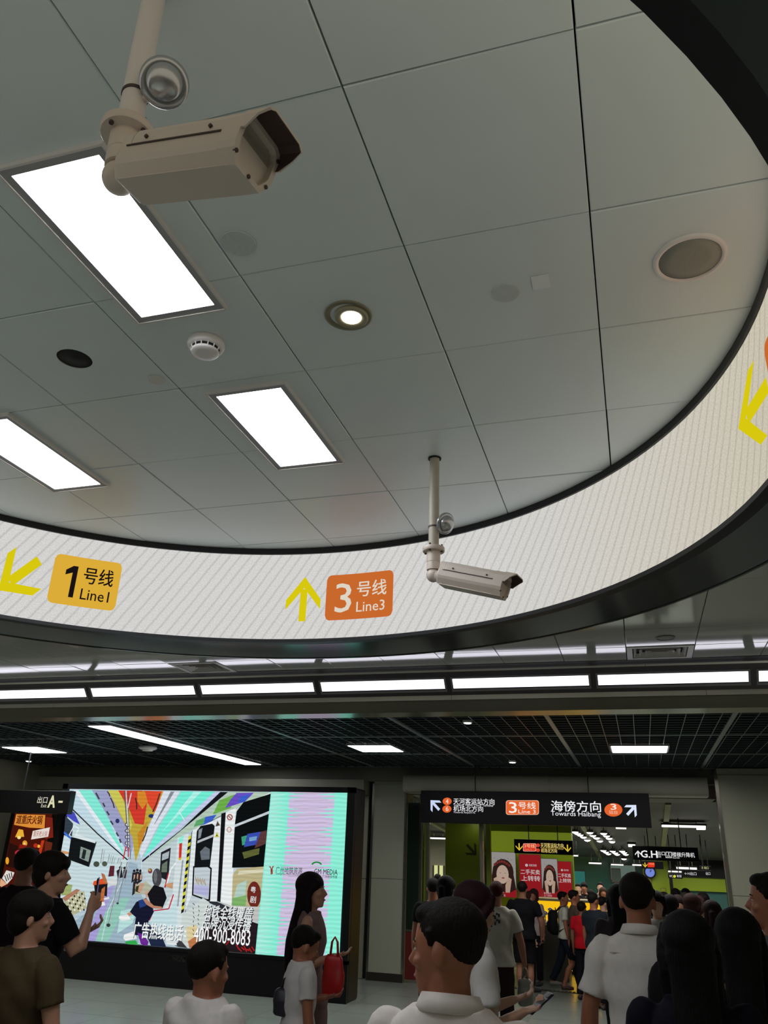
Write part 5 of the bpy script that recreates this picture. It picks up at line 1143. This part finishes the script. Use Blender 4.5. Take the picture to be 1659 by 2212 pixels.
    if kind in ('shirt', 'polo'):     # collar
        g = G(); c = T((0, -.004*f, 1.452*f)); n = 28; rg = []
        for rr, dz in ((.064, .018), (.070, .022), (.088, -.020), (.082, -.024), (.066, -.01)): rg.append([c+Vector((rr*1.12*f*cos(2*pi*k/n+pi/2), rr*1.02*f*sin(2*pi*k/n+pi/2), (dz-(.018 if k in (0, 1, n-1) else 0)-.012*cos(2*pi*k/n))*f)) for k in range(n)])
        g.loft(rg+[rg[0]], cap=False); g.obj('collar', cloth(tc), tp, smooth=True)
        g = G()   # yoke seam across the back
        g.tube([T((x*f, -(.105-abs(x)*.12)*f, 1.36*f)) for x in (-.14, -.07, 0, .07, .14)], .003*f, 6); g.obj('yoke_seam', cloth(tc), tp)
    # ---- hair
    g = G(); hm = hairmat(haircol)
    if hair == 'short':
        g.ell(HP(0, -.016, .162), (.081*k_, .099*k_, .082*k_), 24, 14, RH); g.ell(HP(0, -.048, .138), (.070*k_, .056*k_, .066*k_), 20, 12, RH); g.ell(HP(0, .040, .200), (.060*k_, .050*k_, .034*k_), 18, 10, RH)
        for sx_ in (-1, 1): g.tube([HP(sx_*.074, .018, .165), HP(sx_*.077, .014, .125)], [.014*k_, .007*k_], 8)
    elif hair == 'fringe':
        g.ell(HP(0, -.014, .160), (.089*k_, .108*k_, .092*k_), 24, 14, RH); g.ell(HP(0, -.045, .11), (.083*k_, .07*k_, .085*k_), 20, 12, RH); g.ell(HP(0, .07, .175), (.066*k_, .036*k_, .042*k_), 18, 10, RH)
        for sx_ in (-1, 1): g.ell(HP(sx_*.068, .02, .15), (.022*k_, .045*k_, .05*k_), 12, 8, RH)
    elif hair in ('long', 'bob', 'pony', 'bun'):
        g.ell(HP(0, -.016, .156), (.092*k_, .110*k_, .092*k_), 24, 14, RH); g.ell(HP(0, -.045, .10), (.086*k_, .072*k_, .09*k_), 20, 12, RH)
        for sx_ in (-1, 1): g.tube([HP(sx_*.062, .045, .195), HP(sx_*.082, .030, .14), HP(sx_*.088, .005, .09), HP(sx_*.085, -.01, .04)] if hair != 'pony' else [HP(sx_*.062, .04, .19), HP(sx_*.08, .0, .15)], [.022*k_, .022*k_, .024*k_, .022*k_] if hair != 'pony' else .02*k_, 10)
        if hair == 'long':
            rings = []; b = HP(0, -.05, .10)
            for i, (dz, rx, ry, dy) in enumerate(((0, .080, .06, 0), (-.10, .076, .056, -.015), (-.20, .074, .05, -.045), (-.32, .072, .042, -.075), (-.44, .078, .034, -.085), (-.54, .058, .022, -.085), (-.60, .03, .01, -.08))):
                rings.append(sec(b+Vector((0, dy*f, dz*f)), rx*k_, ry*k_, n=24))
            g.loft(rings)
            for sx_ in (-1, 1): g.tube([HP(sx_*.085, .0, .06), b+Vector((sx_*.075*f, .05*f, -.15*f)), b+Vector((sx_*.08*f, -.02*f, -.26*f)), b+Vector((sx_*.07*f, -.06*f, -.36*f))], [.026*k_, .026*k_, .022*k_, .008*k_], 10)
        if hair == 'bob': g.ell(HP(0, -.03, .055), (.092*k_, .085*k_, .07*k_), 20, 12, RH)
        if hair == 'pony': g.tube([HP(0, -.10, .15), HP(0, -.135, .13), HP(0, -.14, .05), HP(.005, -.12, -.08), HP(0, -.105, -.16)], [.022*k_, .034*k_, .038*k_, .032*k_, .008*k_], 14)
        if hair == 'bun': g.ell(HP(0, -.10, .20), (.05*k_, .05*k_, .05*k_), 16, 10, RH)
    me = remesh(g, max(vox*.8, .006), 1, strand=.0012*k_); me.name = 'hair'; o = bpy.data.objects.new('hair', me); me.materials.append(hm); put(o, t)
    # ---- face details where the face can be seen
    if abs(((face+head[0]+180) % 360)-180) > 35 and vox <= .011:
        for sx_ in (-1, 1):
            eo = G().ell(HP(sx_*.030, .0795, .117), (.0125*k_, .0085*k_, .0075*k_), 14, 8, RH).obj('eye', mat('eye_white', 'b8aaa0', .3), t, smooth=True)
            G().ell(HP(sx_*.030, .0868, .117), (.0055*k_, .0025*k_, .0055*k_), 12, 8, RH).obj('iris', mat('iris_dark', '1a120e', .2), eo, smooth=True)
            G().tube([HP(sx_*.014, .0915, .137), HP(sx_*.03, .0905, .141), HP(sx_*.046, .077, .136)], [.0028*k_, .003*k_, .002*k_], 6).obj('eyebrow', hm, t)
        G().tube([HP(-.022, .096, .0505), HP(0, .1055, .0515), HP(.022, .096, .0505)], [.002*k_, .0055*k_, .002*k_], 8).obj('mouth', mat('lip_red', '8c4a44', .5), t, smooth=True)
    t['f'] = f; t['_s'] = 1
    del t['_s']; del t['f']
    return t, {'arms': arms, 'T': T, 'f': f, 'HP': HP, 'top': tp}
def W2(t, v):         # body-local -> world
    a = t.rotation_euler.z; return Vector((v[0]*cos(a)-v[1]*sin(a)+t.location.x, v[0]*sin(a)+v[1]*cos(a)+t.location.y, v[2]+t.location.z))
def backpack(t, info, col, label, sx_=1.0, off=0, strap_right_only=False):
    f = info['f']; T = info['T']; b = thing('backpack', label, 'backpack', W2(t, T((off*f, -.20*f, 1.14*f))), t.rotation_euler.z)
    g = G(); g.loft([sec((0, y*f, 0), 1, 1, n=4) and [Vector((w*sx_*f*(abs(cos(q))**.6*(1 if cos(q) > 0 else -1)), y*f, hh*f*(abs(sin(q))**.6*(1 if sin(q) > 0 else -1)))) for q in [2*pi*k/24 for k in range(24)]] for y, w, hh in ((.06, .13, .20), (.04, .15, .22), (-.04, .155, .225), (-.09, .14, .20), (-.115, .11, .16))])
    b_ = g.obj('bag_body', cloth(col, .7), b, smooth=True)
    g = G(); g.loft([[Vector((w*sx_*f*cos(q), y*f, -.07*f+hh*f*sin(q))) for q in [2*pi*k/20 for k in range(20)]] for y, w, hh in ((-.09, .11, .10), (-.13, .10, .09), (-.145, .07, .06))]); g.obj('front_pocket', cloth(col, .7), b, smooth=True)
    g = G(); g.tube([(-.04*f, .04*f, .215*f), (-.03*f, .03*f, .26*f), (.03*f, .03*f, .26*f), (.04*f, .04*f, .215*f)], .008*f, 8); g.obj('top_handle', cloth(col, .7), b, smooth=True)
    for s in ((1,) if strap_right_only else (-1, 1)):
        g = G(); pts = [(s*.075*f, .04*f, .19*f), (s*.09*f, .13*f, .285*f), (s*.10*f, .225*f, .30*f), (s*.115*f, .315*f, .20*f), (s*.135*f, .33*f, .06*f), (s*.15*f, .24*f, -.06*f), (s*.13*f, .07*f, -.15*f)]
        for dz in (-.012, .0, .012): g.tube([(p[0]+dz*f, p[1], p[2]) for p in pts], .009*f, 8)
        g.obj('shoulder_strap', cloth(col, .7), b, smooth=True)
    return b
def phone(t, P, d, label, col='16161a', rot=0):
    o = thing('phone', label, 'phone', P, rot); d = Vector(d).normalized()
    g = G().cbox((0, 0, 0), (.074, .009, .152)); g.obj('phone_body', mat('phone_case', col, .3), o, bevel=.003)
    G().cbox((0, .0051, 0), (.067, .0008, .143)).obj('phone_screen', glow('phone_glow', '8f86b8', .35), o); G().cbox((.018, -.0055, .055), (.024, .003, .028)).obj('camera_bump', m_black, o)
    return o
def bag(label, P, w, h, d, col, kind='tote', rz=0, name='handbag'):
    b = thing(name, label, 'bag', P, rz); g = G()
    g.loft([[Vector((ww*(abs(cos(q))**.7*(1 if cos(q) > 0 else -1)), dd*(abs(sin(q))**.7*(1 if sin(q) > 0 else -1)), z)) for q in [2*pi*k/20 for k in range(20)]] for z, ww, dd in ((-h, w*.72, d*.7), (-h*.9, w*.9, d), (-h*.45, w, d), (-h*.1, w*.8, d*.55), (0, w*.62, d*.3))])
    me = remesh(g, .012, 1, .005, 5); me.name = 'bag_body'; o = bpy.data.objects.new('bag_body', me); me.materials.append(mat('bag_'+col, col, .45)); put(o, b)
    for s in (-1, 1): G().tube([(-w*.35, s*d*.25, -.01), (-w*.25, s*d*.2, h*.3), (0, s*d*.1, h*.42), (w*.25, s*d*.2, h*.3), (w*.35, s*d*.25, -.01)], .006, 8).obj('handle', mat('bag_'+col, col, .45), b, smooth=True)
    return b
def print_patch(info, t, col, marks, label):
    """flat print on a shirt back: small patches lying just off the cloth"""
    pass
# ---------------------------------------------------------------- foreground
p1, i1 = person('man in white collared shirt, back turned and head turned left, nearest the viewer', 974, 1944, 2.55, head=(-80, -4), face=4, skin='tan', top=('polo', 'e0d6d0'), low=('trousers', '22242c'), vox=.007)
p2, i2 = person('woman with dark red-tinted fringe looking down at a phone, behind the nearest man', 1020, 1906, 4.6, face=62, head=(-10, -18), sex='f', skin='light', hair='bob', haircol='2a1418', top=('tee', 'cfc9c6'), low=('trousers', '5a2a2c'), vox=.009, rarm=((.12, .05, -1), (-.45, .85, .25), (-.3, 1, .2)), larm=((-.1, .1, -1), (.25, 1, .35)), curl=.9)
W_ = W2(p2, i2['arms'][1][2]); phone(p2, W_+Vector((.075, .05, .035)), (1, 0, 0), 'phone with bright edge held low by the fringe-haired woman', rot=radians(-60)).rotation_euler = (radians(-55), 0, radians(-60))
p3, i3 = person('man in white short-sleeved shirt seen from behind, black bag strap on his right shoulder', 1372, 1887, 4.9, face=2, head=(4, 0), skin='tan', top=('shirt', 'd6cec8'), low=('trousers', '15151d'), vox=.009, larm=((-.30, -.02, -1), (-.05, .10, -1)), rarm=((.2, .05, -1), (.0, .5, -1)))
backpack(p3, i3, '101014', 'black backpack hung on the right shoulder of the man in the white short-sleeved shirt', .9, .16, True)
hl = W2(p3, i3['arms'][-1][2]); bag('magenta bag carried low in the left hand of the white-shirted man', hl+Vector((.01, .02, -.12)), .11, .26, .05, '8c1238')
p4, i4 = person('woman with very long straight black hair in a navy top, right foreground', 1478, 1971, 3.5, face=-4, sex='f', hair='long', haircol='0c0a0a', top=('tee', '12121c'), low=('trousers', '14141c'), vox=.009, skin='mid', larm=((-.2, .15, -1), (.2, .8, -.2)), wide=1.05)
p5, i5 = person('girl with long black hair and bare shoulders in a black strap top', 1588, 1965, 4.22, face=6, sex='f', hair='long', haircol='0c0a0a', top=('strap', '121014'), low=('skirt', '15131a'), vox=.009, skin='mid', larm=((-.25, .1, -1), (.0, .8, -.3)))
p6, i6 = person('tall man in grey tee shirt at the right edge, head turned left', 1658, 1886, 4.95, face=-35, head=(-40, 0), skin='tan', top=('tee', '5f5d66'), low=('trousers', '24242a'), vox=.009)
P = onY(1535, 2185, 4.6); bag('rose pink bag between the two long-haired women', P+Vector((0, 0, .1)), .10, .17, .05, '5c2034')
p7, i7 = person('person in olive tee shirt in the left foreground, looking to the right', 80, 1927, 3.9, face=14, head=(32, 2), skin='mid', top=('tee', '4a3d2a'), low=('trousers', '2a2024'), vox=.008, hair='fringe', wide=1.06, rarm=((.28, .1, -1), (.1, .35, -1)))
p8, i8 = person('young man in black tee shirt holding a phone up toward the screen', 122, 1842, 5.1, face=32, head=(30, 0), skin='mid', top=('tee', '0f0d10'), low=('trousers', '14141a'), vox=.009, hair='fringe', rarm=((.22, .45, -.75), (-.22, .25, 1.0), (0, .25, 1)), larm=((-.1, .5, -1), (.4, .9, .5)), curl=1.1)
W_ = W2(p8, i8['arms'][1][2]); ph = phone(p8, W_+Vector((-.005, .045, .135)), (0, 1, 0), 'dark phone raised upright by the young man in black', rot=radians(-40)); ph.rotation_euler = (0, radians(4), radians(-60))
p9, i9 = person('dark figure in purple-black clothes behind the young man with the phone', 66, 1833, 6.1, face=10, head=(-10, 0), skin='brown', top=('long', '1c1018'), low=('trousers', '141016'), vox=.011, hair='short')
p10, i10 = person('boy in white tee shirt with faint print, bottom centre, back turned', 456, 2031, 3.85, face=12, head=(14, -4), skin='tan', top=('tee', 'd2cac6'), low=('shorts', '24242c'), vox=.008, hs=1.12, wide=1.0)
g = G(); L0 = i10
for k in range(16):
    x = -.07+.02*(k % 8); z = 1.25-.05*(k//8)+.012*((k*7) % 3); g.box((x*i10['f'], -.139*i10['f'], z*i10['f']), ((x+.014)*i10['f'], -.134*i10['f'], (z+.010+.004*(k % 3))*i10['f']))
g.obj('shirt_print', mat('print_grey', '6a5f5c', .8), i10['top'])
p11, i11 = person('long-haired woman in sleeveless patterned dress, in profile before the mint panel', 678, 1886, 6.4, face=78, head=(4, 2), sex='f', hair='long', haircol='1c1214', top=('dress', '7a6260'), low=('none', ''), vox=.009, skin='mid', rarm=((.12, -.05, -1), (-.3, 1, .35), (-.2, 1, .2)), larm=((-.35, -.35, -1), (.9, .35, .25)))
p12, i12 = person('child in white top standing against the long-haired woman, head bowed', 656, 1997, 5.8, face=50, head=(0, -20), skin='tan', top=('tee', 'd6cecc'), low=('shorts', '33262a'), vox=.009, hs=1.2, larm=((-.3, .3, -1), (.5, .9, .2)))
P = onY(722, 2062, 6.2); bag('bright red bag hanging at the side of the long-haired woman', P+Vector((0, .0, .0)), .085, .27, .04, 'c0161c')
P = onY(640, 2165, 5.9); bag('small dark bag low beside the child', P+Vector((-.02, -.15, .1)), .09, .16, .05, '2c2a34')
# ---------------------------------------------------------------- middle distance
p13, i13 = person('person with reddish black hair in white tee shirt with dark back print', 1072, 1904, 9.8, rarm=((.3, .05, -1), (.1, .3, -1)), face=2, head=(-10, 0), skin='brown', haircol='3a1214', top=('tee', 'a8a498'), low=('trousers', '2a1a1c'), vox=.011)
g = G()
for k in range(14): x = -.07+.022*(k % 6); z = 1.30-.06*(k//6)+.02*((k*5) % 3); g.box((x, -.142, z), (x+.02, -.136, z+.02+.014*(k % 2)))
g.obj('shirt_print', mat('print_dark', '23262a', .8), i13['top'])
P = W2(p13, i13['arms'][1][2])-Vector((0, .02, .12)); bag('translucent grey plastic bag beside the white printed shirt', P, .09, .26, .05, '77756c', name='plastic_bag')
p14, i14 = person('person all in black with bare legs, back turned, standing in the open passage', 1128, 1904, 13.6, face=0, skin='brown', top=('tee', '0d0c10'), low=('shorts', '100e12'), vox=.012, wide=1.08, larm=((-.35, .1, -1), (.1, .5, -1)), rarm=((.35, .1, -1), (-.1, .5, -1)), shoe='4a3a34')
p15, i15 = person('walker in pale tee shirt wearing a black backpack, stepping right', 1216, 1926, 15.1, face=80, stride=.55, skin='tan', top=('tee', 'c4c0b4'), low=('trousers', '1c2430'), vox=.013, shoe='8a8480')
backpack(p15, i15, '141416', 'black backpack on the walker in the pale tee shirt')
p16, i16 = person('walker in brown tee shirt beside the backpack wearer', 1240, 1923, 14.7, face=72, stride=.5, skin='tan', top=('tee', '54463c'), low=('shorts', '121418'), vox=.013, shoe='5a3a38')
p17, i17 = person('child in bright red tee shirt in the passage crowd', 1256, 1947, 14.2, face=15, skin='brown', top=('tee', 'b01420'), low=('trousers', '15131a'), vox=.013, stride=.2, hs=1.1)
p18, i18 = person('man in dark blue-grey tee shirt right of the red-shirted child', 1281, 1929, 13.4, face=35, skin='tan', top=('tee', '1d2228'), low=('trousers', '121216'), vox=.013)
p19, i19 = person('person with pale headband in striped top, partly hidden in the crowd', 1302, 1937, 14.4, face=40, skin='light', top=('tee', '3a3a3c'), low=('trousers', '1a1a1e'), vox=.014)
p20, i20 = person('woman with tied black hair in mauve-grey top behind the white-shirted man', 1334, 1910, 8.2, face=-6, sex='f', hair='long', haircol='0d0b0d', top=('tee', '3c3438'), low=('trousers', '16141a'), vox=.012, skin='mid')
p21, i21 = person('woman with ponytail in white top near the right column', 1536, 1946, 9.0, face=4, sex='f', hair='pony', haircol='2a1416', top=('tee', 'c8c6c2'), low=('skirt', '3a1620'), vox=.012, skin='light')
p22, i22 = person('woman with black ponytail and white top at the left of the passage', 965, 1893, 8.8, face=8, sex='f', hair='pony', haircol='0e0c0e', top=('tee', 'b8b6b4'), low=('trousers', '1a1a1e'), vox=.012, skin='mid')
p23, i23 = person('dark-clothed person left of the black ponytail woman', 936, 1897, 10.5, face=-10, skin='tan', top=('tee', '131114'), low=('trousers', '141416'), vox=.013)
crowd = [(1138, 1924, 14.5, 'f', 'bob', 'c4bcb8', '301818', 60, 'brown-haired woman in white near the display table'), (1152, 1920, 15.25, 'f', 'bob', 'a89a98', '3a2020', 200, 'woman with auburn hair behind the white-clad one'),
 (1402, 1921, 12.0, 'f', 'bob', '24201e', '120e0e', 30, 'person in dark top left of the v-neck woman'), (1416, 1926, 9.3, 'f', 'bob', 'b8b4b0', '1a1414', 185, 'woman facing the viewer in white v-neck with dark straps'), (1447, 1934, 10.0, 'm', 'fringe', '3f5c60', '141010', 20, 'person in teal top in the right crowd'),
 (1463, 1934, 11.3, 'f', 'bob', 'c6c2c0', '2a1c1a', 180, 'woman in white with glasses facing the viewer'), (1479, 1928, 12.5, 'm', 'short', '2a2024', '181212', 10, 'person in dark maroon top in the right crowd'), (1494, 1931, 10.65, 'f', 'bob', '4a2a30', '33201c', 40, 'brown-haired person in wine-coloured top'),
 (1508, 1935, 11.8, 'f', 'bob', 'a8a4a0', '3a2420', 70, 'person in black and white striped top'), (1516, 1929, 13.1, 'f', 'long', 'a87c74', '1c1414', 210, 'woman in pinkish top near the right column'), (1458, 1919, 14.6, 'm', 'short', '35504c', '141212', 0, 'far dark-haired person before the teal wall, left'), (1480, 1919, 15.2, 'm', 'short', '2a4440', '141212', 0, 'far dark-haired person before the teal wall, right'),
 (1248, 1909, 19.0, 'm', 'short', '1c1a1c', '121010', 180, 'shop worker in black behind the yellow counter, left one'), (1261, 1906, 19.3, 'm', 'fringe', '201a1a', '121010', 180, 'taller shop worker in black behind the yellow counter'), (1276, 1922, 19.6, 'f', 'bob', '5a3a30', '161010', 180, 'short person peeping over the yellow counter'), (1296, 1906, 20.0, 'm', 'short', '6a6460', '161212', 180, 'grey-topped person far behind the yellow counter'), (1302, 1917, 18.8, 'f', 'bob', '9a948c', '3a2a20', 170, 'light-topped person behind the right end of the yellow counter'),
 (946, 1888, 19.5, 'm', 'short', '8a8678', '161212', 20, 'far person under the lit window at the left'), (1389, 1921, 12.4, 'f', 'bob', '5a4a40', '201818', 190, 'person half hidden beside the white-shirted man'), (1432, 1927, 12.9, 'm', 'short', '1f1d22', '100e0e', 340, 'dark person between the v-neck woman and the teal top'), (1524, 1938, 13.8, 'm', 'short', '3a3236', '141010', 30, 'dark person beside the column, behind the ponytail woman')]
for k, (x, y, D, sx_, hr, tc, hcol, fc, lb) in enumerate(crowd):
    person(lb, x, y, D, face=fc, sex=sx_, hair=hr, haircol=hcol, top=('tee', tc), low=('trousers', '17171c'), skin=('light', 'tan', 'mid')[k % 3], vox=.016, group='crowd in the far hall')
